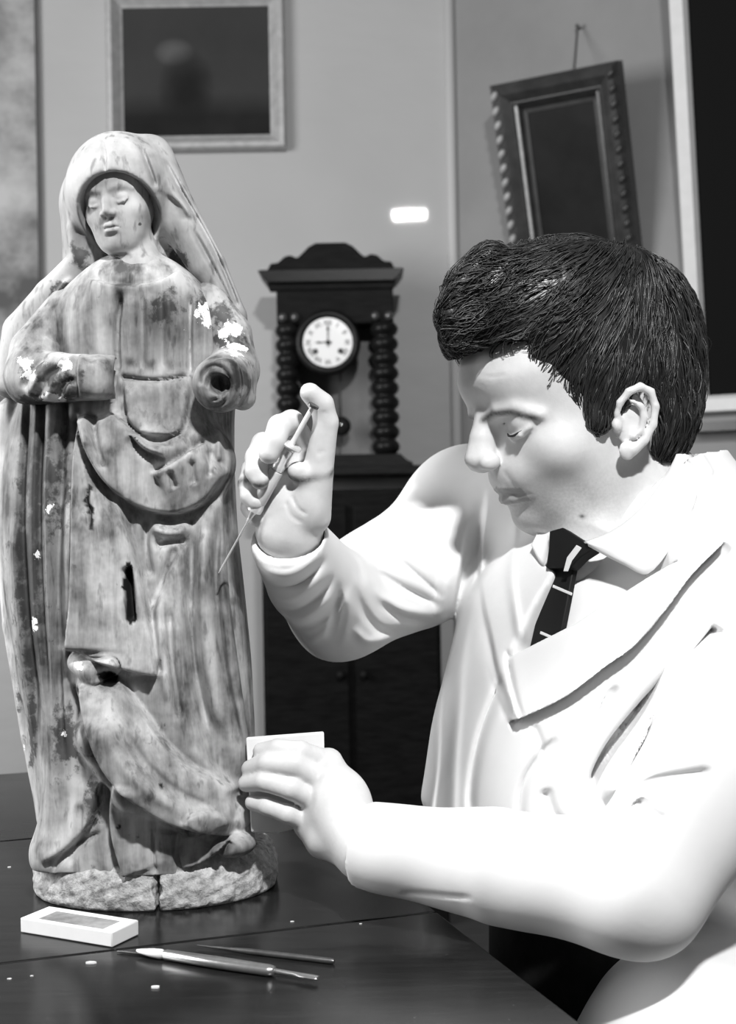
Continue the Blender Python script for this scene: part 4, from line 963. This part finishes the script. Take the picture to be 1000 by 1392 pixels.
# ---- right hand: palm to us, thumb on the plunger, fingers round the barrel
def rp(x, y, d): return P(x, y, d)
bd.chain([wrR, rp(400, 690, 1.090)], [.0265, .024], 0.016)
KR = [rp(416, 612, 1.098), rp(392, 622, 1.112), rp(374, 642, 1.112), rp(366, 668, 1.106)]
for kx in KR: bd.chain([rp(394, 705, 1.095), rp(398, 665, 1.100) * .5 + kx * .5, kx], [.021, .016, .0125], 0.012)
bd.ell(rp(420, 678, 1.075), (.0135, .014, .026), k=0.010)
bd.chain([rp(426, 702, 1.085), rp(432, 640, 1.072), rp(443, 574, 1.066), rp(437, 550, 1.062), rp(421, 534, 1.056)], [.0145, .0125, .0100, .0098, .0082], 0.006)
bd.chain([rp(428, 660, 1.074), rp(404, 641, 1.064)], [.011, .0082], 0.006)
FR = [([KR[0], rp(396, 574, 1.082), rp(380, 580, 1.062), rp(372, 600, 1.052), rp(365, 617, 1.050)], (.0110, .0102, .0098, .0092, .0082)),
      ([KR[1], rp(358, 604, 1.088), rp(349, 622, 1.070), rp(348, 640, 1.062), rp(353, 652, 1.060)], (.0108, .0100, .0095, .0090, .0080)),
      ([KR[2], rp(343, 640, 1.095), rp(338, 658, 1.080), rp(340, 674, 1.072), rp(347, 682, 1.070)], (.0105, .0095, .0088, .0082, .0074)),
      ([KR[3], rp(343, 674, 1.100), rp(340, 690, 1.088), rp(348, 704, 1.082)], (.0095, .0085, .0078, .0068))]
for pts, r in FR: bd.chain(pts, r, 0.0022, ki=0.003)
V, Q = bd.mesh(0.0019)
V = relax(V, Q, 1, .4)
rs = Relief()
# palm creases, knuckle dimples, lids and forehead lines
rs.line([(396, 672), (404, 690), (418, 700)], 2, -.0012); rs.line([(388, 680), (395, 700), (412, 712)], 2, -.0010); rs.line([(437, 560), (446, 562)], 2, -.0008); rs.line([(430, 618), (442, 612)], 2, -.0008)
rs.line([(642, 505), (665, 512), (690, 510)], 2, -.0006); rs.line([(640, 520), (660, 526)], 2, -.0006)
rs.line([(682, 640), (690, 648), (700, 665), (703, 680)], 4, -.0012)
V = rs.apply(V, Q)
q = to_px(V); zloc = (V - HO) @ HR.T / mmh
lipm = ((np.abs(zloc[:, 1]) < 25) & (zloc[:, 2] < -25 - .15 * np.abs(zloc[:, 1])) & (zloc[:, 2] > -42 + .02 * np.abs(zloc[:, 1])) & (zloc[:, 0] > 66)).astype(float)
brow = np.zeros(len(V)); la = np.abs(zloc[:, 1]); bl2 = np.stack([la, zloc[:, 2]], 1)
d_, _, al_ = line_dist(bl2, [(9, 33), (22, 36), (38, 34), (52, 25)]); brow = np.clip(1.2 - d_ / 3.6, 0, 1) * (zloc[:, 0] > 50)
stub = np.clip(blob(np.stack([zloc[:, 0], zloc[:, 2]], 1), 55, -50, 55, 30) * (zloc[:, 0] > -30) * (zloc[:, 2] < -10) * (np.linalg.norm(V - HO, axis=1) < .16), 0, 1)
eye = np.zeros(len(V))
mole = blob(q, 791, 702, 4, 3) * (np.linalg.norm(V - HO, axis=1) < .16)
msk, nt, bsd = new_mat('skin')
n = noise(nt, 60, 4, 0.6); n9 = noise(nt, 420, 2, 0.5); v = ramp(nt, n, [(0.3, 0.62), (0.7, 0.70)])
v = mixv(nt, math_n(nt, 'MULTIPLY', attr(nt, 'lip'), 0.75), v, 0.30)  # lip colour, darkened to paint in the mouth line and lower-lip shade
v = mixv(nt, math_n(nt, 'MULTIPLY', attr(nt, 'stubble'), math_n(nt, 'ADD', math_n(nt, 'MULTIPLY', n9, 0.5), 0.25)), v, 0.24)
v = mixv(nt, math_n(nt, 'MULTIPLY', attr(nt, 'brow'), math_n(nt, 'ADD', math_n(nt, 'MULTIPLY', n9, 0.6), 0.5), True), v, 0.05)
v = mixv(nt, attr(nt, 'mole'), v, 0.06)
grey(nt, bsd, v); bsd.inputs['Roughness'].default_value = 0.48; bsd.inputs['Specular IOR Level'].default_value = 0.4
bump(nt, bsd, noise(nt, 300, 3, 0.6), 0.12, 0.001)
body = obj('body', V, Q, msk, person, attrs=dict(lip=lipm, brow=brow, stubble=stub, mole=mole))

mlash = plain('dark_lashes', .02, .6)
for sd in (-1, 1):
    pts = [L(75.5, sd * 19, 18), L(79.5, sd * 26, 15.5), L(79, sd * 34, 15), L(75.5, sd * 41, 17), L(70, sd * 47.5, 19.5)]
    MB().tube(spline(pts, 5), [.0006] + [.0011] * 18 + [.0006] * 2, 6).obj('eyelashes', mlash, person, smooth=True)

# ---- hair
yR = rot((-math.cos(yaw), -math.sin(yaw), 0), UP)
def hl(x, y, lat=0.0):
    p = on_plane(x, y, HO + yR[1] * lat, yR[1]) - HO; return np.array([p @ yR[0], p @ yR[1], p @ yR[2]])
hair = Sculpt(); HROW = [(329, 745, 805, .020), (338, 708, 842, .042), (352, 668, 882, .058), (372, 636, 906, .068), (400, 614, 924, .076), (435, 606, 934, .081), (470, 612, 938, .084), (520, 640, 937, .0845), (570, 690, 929, .081), (605, 740, 917, .073), (632, 790, 900, .060)]
rows = []
for y, a, b, wd_ in HROW:
    pa, pb_ = hl(a, y), hl(b, y); rows.append(((pa[2] + pb_[2]) / 2, (pa[0] + pb_[0]) / 2, 0, abs(pa[0] - pb_[0]) / 2, abs(pa[0] - pb_[0]) / 2, wd_, wd_))
hair.loft(rows, HO, yR, 2.15, .004)
# curls of the forelock
for pts, r in (([(665, 350), (628, 385), (612, 430), (618, 462)], .013), ([(690, 365), (655, 400), (640, 440), (645, 462)], .015), ([(720, 360), (690, 400), (675, 435), (690, 455)], .014)):
    for lat in (-.032, 0.0, .030):
        hair.chain([HO + hl(x, y, lat) @ yR for x, y in pts], [r, r, r * .9, r * .6], .012)
for sd in (-1, 1): hair.ell(HO + hl(815, 562, .069 * sd) @ yR if sd > 0 else HO + (hl(815, 562, .069) * np.array([1, -1, 1])) @ yR, (.017, .008, .026), yR, .006)
line_px = [(560, 300), (960, 300), (965, 640), (903, 628), (888, 612), (893, 575), (884, 535), (862, 518), (846, 530), (836, 555), (826, 578), (808, 590), (796, 582), (786, 556), (768, 526), (745, 516), (730, 498), (722, 478), (724, 462), (700, 456), (668, 464), (640, 478), (600, 490)]
poly = [hl(x, y, .066)[[0, 2]] if i > 2 and i < 20 else hl(x, y, .03)[[0, 2]] for i, (x, y) in enumerate(line_px)]
poly[-3] = hl(668, 464, .03)[[0, 2]]; 
add_poly(hair, poly, HO, yR[0], UP, yR[1], -.2, .2, .006, 'i')
V, Q = hair.mesh(0.0025); V = relax(V, Q, 2)
# locks: flow lines over the mass, from the crown outwards
crown = HO + hl(842, 372, .02) @ yR
N = normals(V, Q)
def flow(p, n_):
    ql = (p - HO) @ yR.T
    away = p - crown; away = away / (np.linalg.norm(away, axis=1, keepdims=True) + 1e-6)
    front = np.clip((ql[:, 0] - .00) / .08, 0, 1)[:, None]; top = np.clip((ql[:, 2] - .02) / .08, 0, 1)[:, None]
    d = away * 1.0 + yR[0] * 0.55 * top * front + (-UP) * (0.9 * (1 - top) + 0.25) + yR[0] * 0.22 * (1 - front) * (1 - top)
    d = d - n_ * (d * n_).sum(1, keepdims=True); return d / (np.linalg.norm(d, axis=1, keepdims=True) + 1e-9)
def sdgrad(sc, p):
    e = 0.0012; g = np.zeros_like(p)
    for j in range(3):
        a = p.copy(); a[:, j] += e; b = p.copy(); b[:, j] -= e; g[:, j] = sc.at(a) - sc.at(b)
    return g / (np.linalg.norm(g, axis=1, keepdims=True) + 1e-9)
ns = 9000
idx = rng.choice(len(V), ns, replace=False); p = V[idx].copy()
wob = rng.normal(0, 1, (ns, 3)) * .13; Lst = rng.uniform(.020, .055, ns); steps = 8; lift = rng.uniform(.0003, .0045, ns) * np.where(rng.random(ns) < .025, 1.9, 1); rr = rng.uniform(.00028, .0006, ns)
curl = np.clip(((V[idx] - HO) @ yR.T)[:, 0] / .09, 0, 1)
path = []
for i in range(steps + 1):
    t = i / steps
    d0 = hair.at(p)[:, None]; g = sdgrad(hair, p); p = p - g * d0 + g * (lift * (0.3 + 1.0 * math.sin(math.pi * min(t * 1.1, 1)) ) * (1 - .75 * t))[:, None]
    path.append(p.copy())
    d = flow(p, g) + wob * (0.5 + t); d -= g * (d * g).sum(1, keepdims=True); d /= (np.linalg.norm(d, axis=1, keepdims=True) + 1e-9)
    sw = np.cross(g, d); d = d + sw * (np.sin(t * 5 + idx * .01) * .5 * curl)[:, None]
    p = p + d * (Lst / steps)[:, None]
path = np.array(path)
ccl = rng.choice(ns, 620, replace=False); near_c = ccl[np.array([np.argmin(((path[0][ccl] - p0) ** 2).sum(1)) for p0 in path[0]])]
tb_ = (np.linspace(0, 1, steps + 1) ** 1.2 * .62)[:, None, None]; path = path * (1 - tb_) + (path[:, near_c] * .75 + (path[0] + (path[-1] - path[0])[None] * np.linspace(0, 1, steps + 1)[:, None, None]) * .25) * tb_
#                                     # steps+1, ns, 3
SV = []; SF = []
seg = 3
T_ = np.gradient(path, axis=0); T_ /= (np.linalg.norm(T_, axis=2, keepdims=True) + 1e-9)
Nn0 = np.cross(T_, np.array([.3, .5, .8])); Nn0 /= (np.linalg.norm(Nn0, axis=2, keepdims=True) + 1e-9); Bn = np.cross(T_, Nn0)
prof = np.array([.6, 1, 1.1, 1.1, 1, .9, .7, .45, .1])
rings = np.stack([path + (Nn0 * math.cos(2 * math.pi * k_ / seg) + Bn * math.sin(2 * math.pi * k_ / seg)) * (rr[None, :, None] * prof[:, None, None]) for k_ in range(seg)], 2)   # step, strand, seg, 3
SV = rings.transpose(1, 0, 2, 3).reshape(-1, 3); base_i = np.arange(ns)[:, None, None] * (steps + 1) * seg
j = np.arange(steps)[None, :, None]; k_ = np.arange(seg)[None, None, :]
q4 = np.stack([base_i + j * seg + k_, base_i + j * seg + (k_ + 1) % seg, base_i + (j + 1) * seg + (k_ + 1) % seg, base_i + (j + 1) * seg + k_], -1).reshape(-1, 4)
mh, nt, bsd = new_mat('dark_hair'); n = noise(nt, 60, 4, 0.6, (1, 1, 0.5))
grey(nt, bsd, math_n(nt, 'MULTIPLY', ramp(nt, n, [(0.3, 0.014), (0.7, 0.050)]), attr(nt, 'tone'))); bsd.inputs['Roughness'].default_value = 0.36; bsd.inputs['Specular IOR Level'].default_value = 0.55
bump(nt, bsd, noise(nt, 120, 2, 0.5, (1, 1, .4)), .3, .003)
VV = np.vstack([V, SV]); QQ = np.vstack([Q, q4 + len(V)]).astype(np.int32)
ql = (V[idx] - HO) @ yR.T
low = np.sin(ql[:, 0] * 95 + 3 * np.sin(ql[:, 2] * 60)) * np.sin(ql[:, 2] * 80 + ql[:, 1] * 50 + 1) + rng.normal(0, .5, ns)
tn = np.clip(.7 + .9 * np.clip(low, 0, 2) * (1 + 1.2 * curl), .4, 4)  # lighter locks: highlights put into the strand colour, strongest at the forelock
obj('hair', VV, QQ, mh, person, attrs=dict(tone=np.concatenate([np.full(len(V), .6), np.repeat(tn, (steps + 1) * seg)])))

# ---- white coat
M['coat'] = plain('white_cotton_coat', 0.74, 0.8, var=0.012, scale=40, bmp=0.08, bdist=0.003, spec=0.2)
ct = Sculpt()
ct.loft([(0.44, 0, 0, .16, .09, .13, .21), (0.60, 0, 0, .15, .085, .12, .21), (0.752, 0, 0, .14, .085, .12, .205), (0.79, 0, 0, .135, .192, .207, .20), (0.88, 0, 0, .135, .172, .198, .195), (0.95, 0, 0, .135, .148, .188, .19), (1.00, 0, 0, .13, .128, .175, .18), (1.05, -.01, 0, .115, .100, .14, .14), (1.10, -.02, 0, .085, .068, .09, .09), (1.125, -.02, 0, .06, .045, .06, .06)], TC, TF, 2.2, .02)
ct.chain([TC + UP * 1.03 - fw * .03, shL + UP * .005], [.062, .062], .04)
ct.chain([shL, shL * .45 + elL * .55 + np.array([.012, -.012, 0]), elL + UP * .004], [.064, .060, .047], .03)
ct.chain([elL + UP * .004, elL * .5 + wrL * .5 + UP * .002, wrL + UP * .001], [.047, .043, .0335], .02)
ct.chain([TC + UP * 1.045 - fw * .02, shR + UP * .012], [.070, .068], .04)
ct.chain([shR, shR * .5 + elR * .5 + np.array([0, 0, -.006]), elR], [.068, .060, .050], .03)
cuR = P(394, 738, 1.098)
ct.chain([elR, elR * .5 + cuR * .5 + np.array([-.004, 0, -.004]), cuR], [.050, .041, .0325], .02)
# skirt of the coat over the near thigh
ct.chain([TC + nearv * .10 + UP * .62, TC + nearv * .17 + fw * .12 + UP * .625], [.12, .11], .03)
# trim the sleeve ends flat and hollow them
axR = nrm(rp(400, 640, 1.075) - P(440, 830, 1.19)); c0 = P(394, 727, 1.094)
ct.box(c0 + axR * .06, (.06, .06, .06), rot(axR, (0.2, 0.9, 0.1)), r=.002, k=.002, mode='s')
ct.cone(c0 - axR * .006, c0 + axR * .05, .027, .0305, .003, 's')
axL = nrm(P(455, 1135, 1.075) - P(640, 1190, 1.02)); c1 = P(496, 1156, 1.052)
ct.box(c1 + axL * .06, (.06, .075, .075), rot(axL, (0, 0.1, 1)), r=.002, k=.002, mode='s')
ct.cone(c1 - axL * .006, c1 + axL * .05, .0275, .031, .003, 's')
# neck opening and the V of the front
ct.chain([P(880, 610, 1.215), P(850, 690, 1.195), P(815, 750, 1.16)], [.066, .062, .050], .008, 's')
cp = TC + fw * .12 + UP * .95
def cpx(x, y): p_ = on_plane(x, y, cp, fw) - cp; return (float(p_ @ nearv), float(p_ @ UP))
add_poly(ct, [cpx(*a) for a in ((757, 700), (724, 892), (795, 845), (838, 800), (905, 720), (905, 650), (800, 690))], cp, nearv, UP, fw, -.045, .12, .006, 's')
V, Q = ct.mesh(0.0022)
V = relax(V, Q, 2)
rc = Relief(1.7)
# lapels
rc.step([(688, 982), (720, 970), (770, 945), (820, 908), (860, 878), (905, 825), (940, 780), (985, 735)], -1, .009, 45, .007, 3.5, (.03, .02))
rc.step([(662, 655), (650, 760), (665, 860), (690, 950), (700, 980)], -1, .003, 25, .003, 4, (.2, .05)); rc.line([(690, 880), (696, 940), (706, 975)], 4, -.004)
rc.line([(700, 700), (695, 800), (712, 880)], 6, .003); rc.step([(640, 700), (618, 820), (600, 960), (590, 1080), (588, 1120)], 1, .006, 18, .005, 5, (.2, .02))
rc.line([(660, 720), (630, 860), (618, 1000), (612, 1110)], 8, .005, (.15, .02)); rc.line([(690, 910), (655, 1000), (640, 1080), (645, 1125)], 7, -.005)
rc.line([(610, 760), (590, 900), (572, 1040), (566, 1110)], 9, .005, (.1, .02)); rc.line([(725, 985), (735, 1010), (740, 1030)], 5, -.003)
rc.line([(760, 1000), (715, 1060), (705, 1130)], 6, -.004); rc.line([(840, 930), (810, 990), (795, 1020)], 5, -.003)
# crease between arm and body
rc.line([(985, 858), (940, 900), (898, 947), (866, 988), (838, 1025), (818, 1060), (811, 1090)], 6, -.012, (.02, .1))
rc.step([(985, 858), (940, 900), (898, 947), (866, 988), (838, 1025), (818, 1060), (811, 1090)], -1, .014, 40, .014, 5, (.02, .1))
rc.line([(770, 1120), (780, 1130), (795, 1135)], 5, -.006); rc.line([(740, 1070), (755, 1110), (785, 1135)], 8, -.005); rc.line([(860, 1090), (890, 1110), (910, 1120)], 8, -.004); rc.line([(835, 1110), (870, 1160), (880, 1200)], 7, -.004)
rc.line([(720, 1130), (770, 1170), (800, 1200)], 8, -.004); rc.line([(840, 1075), (900, 1060), (975, 1050)], 8, -.004)
# left cuff seam and forearm folds
rcuff = Relief(1.5); rcuff.line([(538, 1217), (590, 1219), (645, 1221)], 3.5, -.0012); 
# right sleeve: rings of folds down the forearm, long drags from the elbow
for pts, w_, h_ in (([(338, 748), (362, 759), (392, 762), (425, 749), (452, 722)], 3, -.0016), ([(340, 762), (370, 778), (402, 777), (446, 745)], 6, .0035), ([(340, 776), (375, 795), (412, 788), (452, 752)], 5, -.004), ([(346, 792), (385, 812), (420, 800), (456, 765)], 7, .004),
                    ([(352, 814), (395, 830), (432, 810), (460, 778)], 5, -.0045), ([(365, 834), (405, 843), (442, 822), (464, 790)], 7, .004), ([(385, 856), (425, 850), (452, 830), (466, 800)], 5, -.0045), ([(410, 874), (438, 864), (456, 840)], 6, .0035),
                    ([(456, 705), (476, 755), (500, 800)], 6, -.006), ([(470, 700), (495, 760), (520, 815)], 9, .005), ([(462, 785), (457, 830), (446, 876)], 5, -.005), ([(474, 795), (476, 840), (464, 885)], 8, .0045),
                    ([(482, 790), (494, 830), (520, 858), (560, 856)], 6, -.005), ([(490, 765), (545, 798), (605, 826)], 6, -.005), ([(500, 795), (545, 826), (605, 838)], 8, .005), ([(512, 815), (548, 840), (590, 846)], 5, -.004), ([(535, 755), (570, 785), (605, 815)], 5, -.0035), ([(478, 850), (500, 872), (535, 866)], 7, .0035)):
    rc.line(pts, w_, h_ * .8, (.3, .3))
rc.line([(905, 600), (930, 625), (945, 640)], 4, -.005); rc.line([(925, 590), (950, 620), (968, 650)], 5, .004)
ab = wrL - elL; tt = np.clip((V - elL) @ ab / (ab @ ab), 0, 1); dfa = np.linalg.norm(V - elL - tt[:, None] * ab, axis=1)
wt_ = np.clip((dfa - .050) / .012, 0, 1); wt_ = np.where(V[:, 0] < .0, 1.0, wt_)          # keep the front folds off the forearm that lies before them
wt_ = np.where((dfa < .06) & (to_px(V)[:, 1] > 1060), 0.0, wt_)
V = rcuff.apply(rc.apply(V, Q, 2.0, weight=wt_), Q)
# soft rumples all over
rum = sum(np.sin(V @ k3 + p3) for k3, p3 in zip(rng.normal(0, 38, (9, 3)), rng.uniform(0, 6, 9))) / 9
V = V + normals(V, Q) * (rum * .0035)[:, None]
coat = obj('coat', V, Q, M['coat'], person)
# button at the front
qc = to_px(V); mk = np.hypot(qc[:, 0] - 637, qc[:, 1] - 1112) < 6
mk &= V[:, 1] > 1.07
bpos = V[mk][np.argmin(V[mk][:, 1])]
MB().lathe([(.0085, -.002), (.0090, .001), (.0080, .0032), (.006, .0026), (.001, .0026)], bpos + fw * .001, fw, 24).obj('button', plain('white_button', .7, .3), coat, smooth=True, sharp=40)

# ---- shirt, collar, tie
M['shirt'] = plain('white_shirt', 0.82, 0.7, var=0.01, scale=60, spec=0.2)
sh = Sculpt()
sh.loft([(0.84, 0, 0, .10, .150, .15, .15), (0.90, 0, 0, .11, .142, .155, .155), (0.95, 0, 0, .11, .126, .15, .15), (1.00, 0, 0, .11, .106, .14, .14), (1.05, -.01, 0, .095, .082, .11, .11), (1.09, -.015, 0, .075, .062, .075, .075)], TC, TF, 2.2, .01)
V, Q = sh.mesh(0.004); V = relax(V, Q, 2)
shirt = obj('shirt', V, Q, M['shirt'], person)
def sheet(name, A, B, mat, parent, nu=24, nv=8, bulge=0.0, thick=.0016, up=None):
    """cloth leaf stretched between two space curves"""
    A = spline(A, 8); B = spline(B, 8)
    rs_ = lambda C_: np.array([[np.interp(t, np.linspace(0, 1, len(C_)), C_[:, j]) for j in range(3)] for t in np.linspace(0, 1, nu)])
    A, B = rs_(A), rs_(B); Vv = []
    for v_ in np.linspace(0, 1, nv):
        p_ = A * (1 - v_) + B * v_; n_ = np.array([0, -1.0, .2]); Vv.append(p_ + n_ * bulge * math.sin(math.pi * v_))
    Vv = np.array(Vv).reshape(-1, 3); Fq = [(j * nu + i, j * nu + i + 1, (j + 1) * nu + i + 1, (j + 1) * nu + i) for j in range(nv - 1) for i in range(nu - 1)]
    o_ = obj(name, Vv, Fq, mat, parent); s_ = o_.modifiers.new('thickness', 'SOLIDIFY'); s_.thickness = thick; s_.offset = 0; return o_
sheet('collar', [P(793, 738, 1.114), P(832, 722, 1.106), P(872, 690, 1.108), P(902, 650, 1.130), P(918, 620, 1.163), P(919, 604, 1.21)],
      [P(800, 742, 1.106), P(848, 768, 1.084), P(882, 779, 1.070), P(922, 728, 1.082), P(948, 672, 1.115), P(946, 628, 1.20)], M['shirt'], shirt, bulge=.006)
sheet('collar', [P(754, 728, 1.15), P(746, 722, 1.17), P(735, 715, 1.19)], [P(749, 745, 1.145), P(738, 770, 1.15), P(722, 742, 1.17)], M['shirt'], shirt, bulge=.003)
# tie with narrow pale bars
tie = None
tp = cp + fw * .004; tR = (nearv, UP, fw)
M['tie'] = plain('black_tie_silk', 0.008, 0.6, spec=0.2); M['bar'] = plain('pale_tie_bar', 0.7, 0.6)
def TPX(x, y, off): 
    return on_plane(x, y, TC + fw * (.128 + off) + UP * .95, nrm(fw + UP * .38))
def slab(name, pts, off, th, mat, parent):
    A_ = [TPX(x, y, off) for x, y in pts]; n_ = nrm(fw + UP * .38); B_ = [p_ + n_ * th for p_ in A_]; n = len(pts)
    return MB().add(A_ + B_, [tuple(range(n))[::-1], tuple(range(n, 2 * n))] + [(i, (i + 1) % n, n + (i + 1) % n, n + i) for i in range(n)]).obj(name, mat, parent, bevel=.001)
tie = slab('tie', [(753, 772), (786, 772), (778, 815), (768, 866), (745, 888), (722, 900), (738, 830)], .0, .006, M['tie'], person)
slab('knot', [(757, 727), (775, 722), (800, 738), (816, 752), (800, 762), (786, 776), (753, 776), (756, 750)], .004, .010, M['tie'], tie)
for pts in ([(784, 741), (791, 745), (778, 762), (772, 777), (766, 777), (771, 758)],): slab('bar', pts, .0142, .0008, M['bar'], tie)
for pts in ([(752, 795), (778, 806), (777, 810), (751, 799)], [(735, 858), (758, 868), (757, 872), (734, 862)]): slab('bar', pts, .006, .0008, M['bar'], tie)

# ---- dark trousers and shoes
tr = Sculpt()
tr.loft([(0.46, 0, 0, .13, .12, .15, .15), (0.60, 0, 0, .125, .125, .15, .15), (0.745, 0, 0, .12, .125, .145, .15)], TC, TF, 2.3, .02)  # waist block added dark to stand in for shade under the forearm
mshoe = plain('black_shoe_leather', .015, .35)
for sd in (-1, 1):
    hip = TC + nearv * 0.09 * sd + UP * hipz; kn = hip + fw * 0.34 + nearv * 0.05 * sd; an = kn - fw * 0.03 - UP * 0.45
    tr.chain([hip, kn, an], [.096, .070, .052], 0.03)
    so = Sculpt(); so.chain([an - UP * .035 - fw * .03, an - UP * .038 + fw * .06, an - UP * .048 + fw * .15], [.042, .040, .032], .01); so.box(an - UP * .10, (.3, .3, .0205), TF, .001, .004, 's')
    V, Q = so.mesh(.005); obj('shoe', V, Q, mshoe, person)
V, Q = tr.mesh(.005); obj('trousers', V, Q, plain('dark_trouser_cloth', .02, .85, var=.005, scale=80, spec=.1), person)

# ================================================================ SYRINGE, CLOTH
tip = P(297, 779, 1.088); pl = P(425, 553, 1.048); ax = nrm(pl - tip); LL = np.linalg.norm(pl - tip)
def sx(x, y):                                              # position along the syringe of a photo pixel
    t = np.linspace(0, 1, 400); q_ = to_px(tip + np.outer(t, pl - tip)); return float(t[np.argmin(np.hypot(q_[:, 0] - x, q_[:, 1] - y))]) * LL
sy = empty('syringe', tip, 'glass and metal syringe with a long needle held against the statue', 'syringe')
M['chrome'] = plain('bright_metal', 0.85, 0.3, 0.35)
mg, nt, bsd = new_mat('syringe_glass'); grey(nt, bsd, 0.78); bsd.inputs['Roughness'].default_value = 0.08; bsd.inputs['Transmission Weight'].default_value = 0.12; bsd.inputs['IOR'].default_value = 1.3
a0, a1, a2, a3, a4 = sx(336, 711), sx(346, 696), sx(354, 682), sx(377, 642), sx(395, 608)
def lat(name, prof, mat, seg=20): return MB().lathe(prof, tip, ax, seg).obj(name, mat, sy, smooth=True, sharp=40)
lat('needle', [(.0003, 0), (.0008, .004), (.0010, a0), (.0016, a0 + .001), (.0019, a0 + .006)], M['chrome'], 10)
lat('hub', [(.0019, a0 + .005), (.0024, a1 - .003), (.0036, a1), (.0036, a1 + .001)], M['chrome'])
lat('front_cap', [(.0036, a1), (.0062, a1 + .0005), (.0064, a1 + .004), (.0056, a2 - .002), (.0056, a2)], M['chrome'])
lat('barrel', [(.0058, a2 - .001), (.0060, a2), (.0060, a3), (.0056, a3 + .001), (.0036, a3 + .0012)], mg)
lat('barrel_neck', [(.0036, a3), (.0054, a3 + .002), (.0054, a3 + .006), (.0040, a3 + .008), (.0040, a4 - .003), (.0052, a4 - .002), (.0046, a4 + .001)], M['chrome'])
fl = lat('flange', [(.0030, a4 - .001), (.0088, a4), (.0094, a4 + .0014), (.0088, a4 + .0028), (.0030, a4 + .003)], M['chrome'])
lat('plunger', [(.0018, a2 + .004), (.0022, a2 + .006), (.0022, a4), (.0026, a4 + .002), (.0020, a4 + .008), (.0020, LL - .002), (.0020, LL)], plain('white_plunger', .8, .3))
lat('thumb_rest', [(.0020, LL - .001), (.0046, LL), (.0048, LL + .0012), (.0044, LL + .002), (.0005, LL + .0022)], plain('dark_thumb_rest', .10, .3, .6))

# folded cloth pressed to the statue
cq = [(334, 1003), (440, 995), (441, 1042), (436, 1100), (420, 1122), (378, 1133), (341, 1132)]
m = MB(); A_ = [hp(x, y, .010 + .006 * math.sin(i * 1.7)) for i, (x, y) in enumerate(cq)]; B_ = [p_ + np.array([0, .0045, 0]) for p_ in A_]; n = len(cq)
m.add(A_ + B_, [tuple(range(n)), tuple(range(n, 2 * n))[::-1]] + [(i, n + i, n + (i + 1) % n, (i + 1) % n) for i in range(n)])
clo = m.obj('folded_cloth', plain('white_folded_cloth', .8, .8, var=.02, scale=60), None, bevel=.0015, origin=hp(390, 1132, .012)); setp(clo, 'folded white cloth held between the fingers beside the statue', 'cloth')
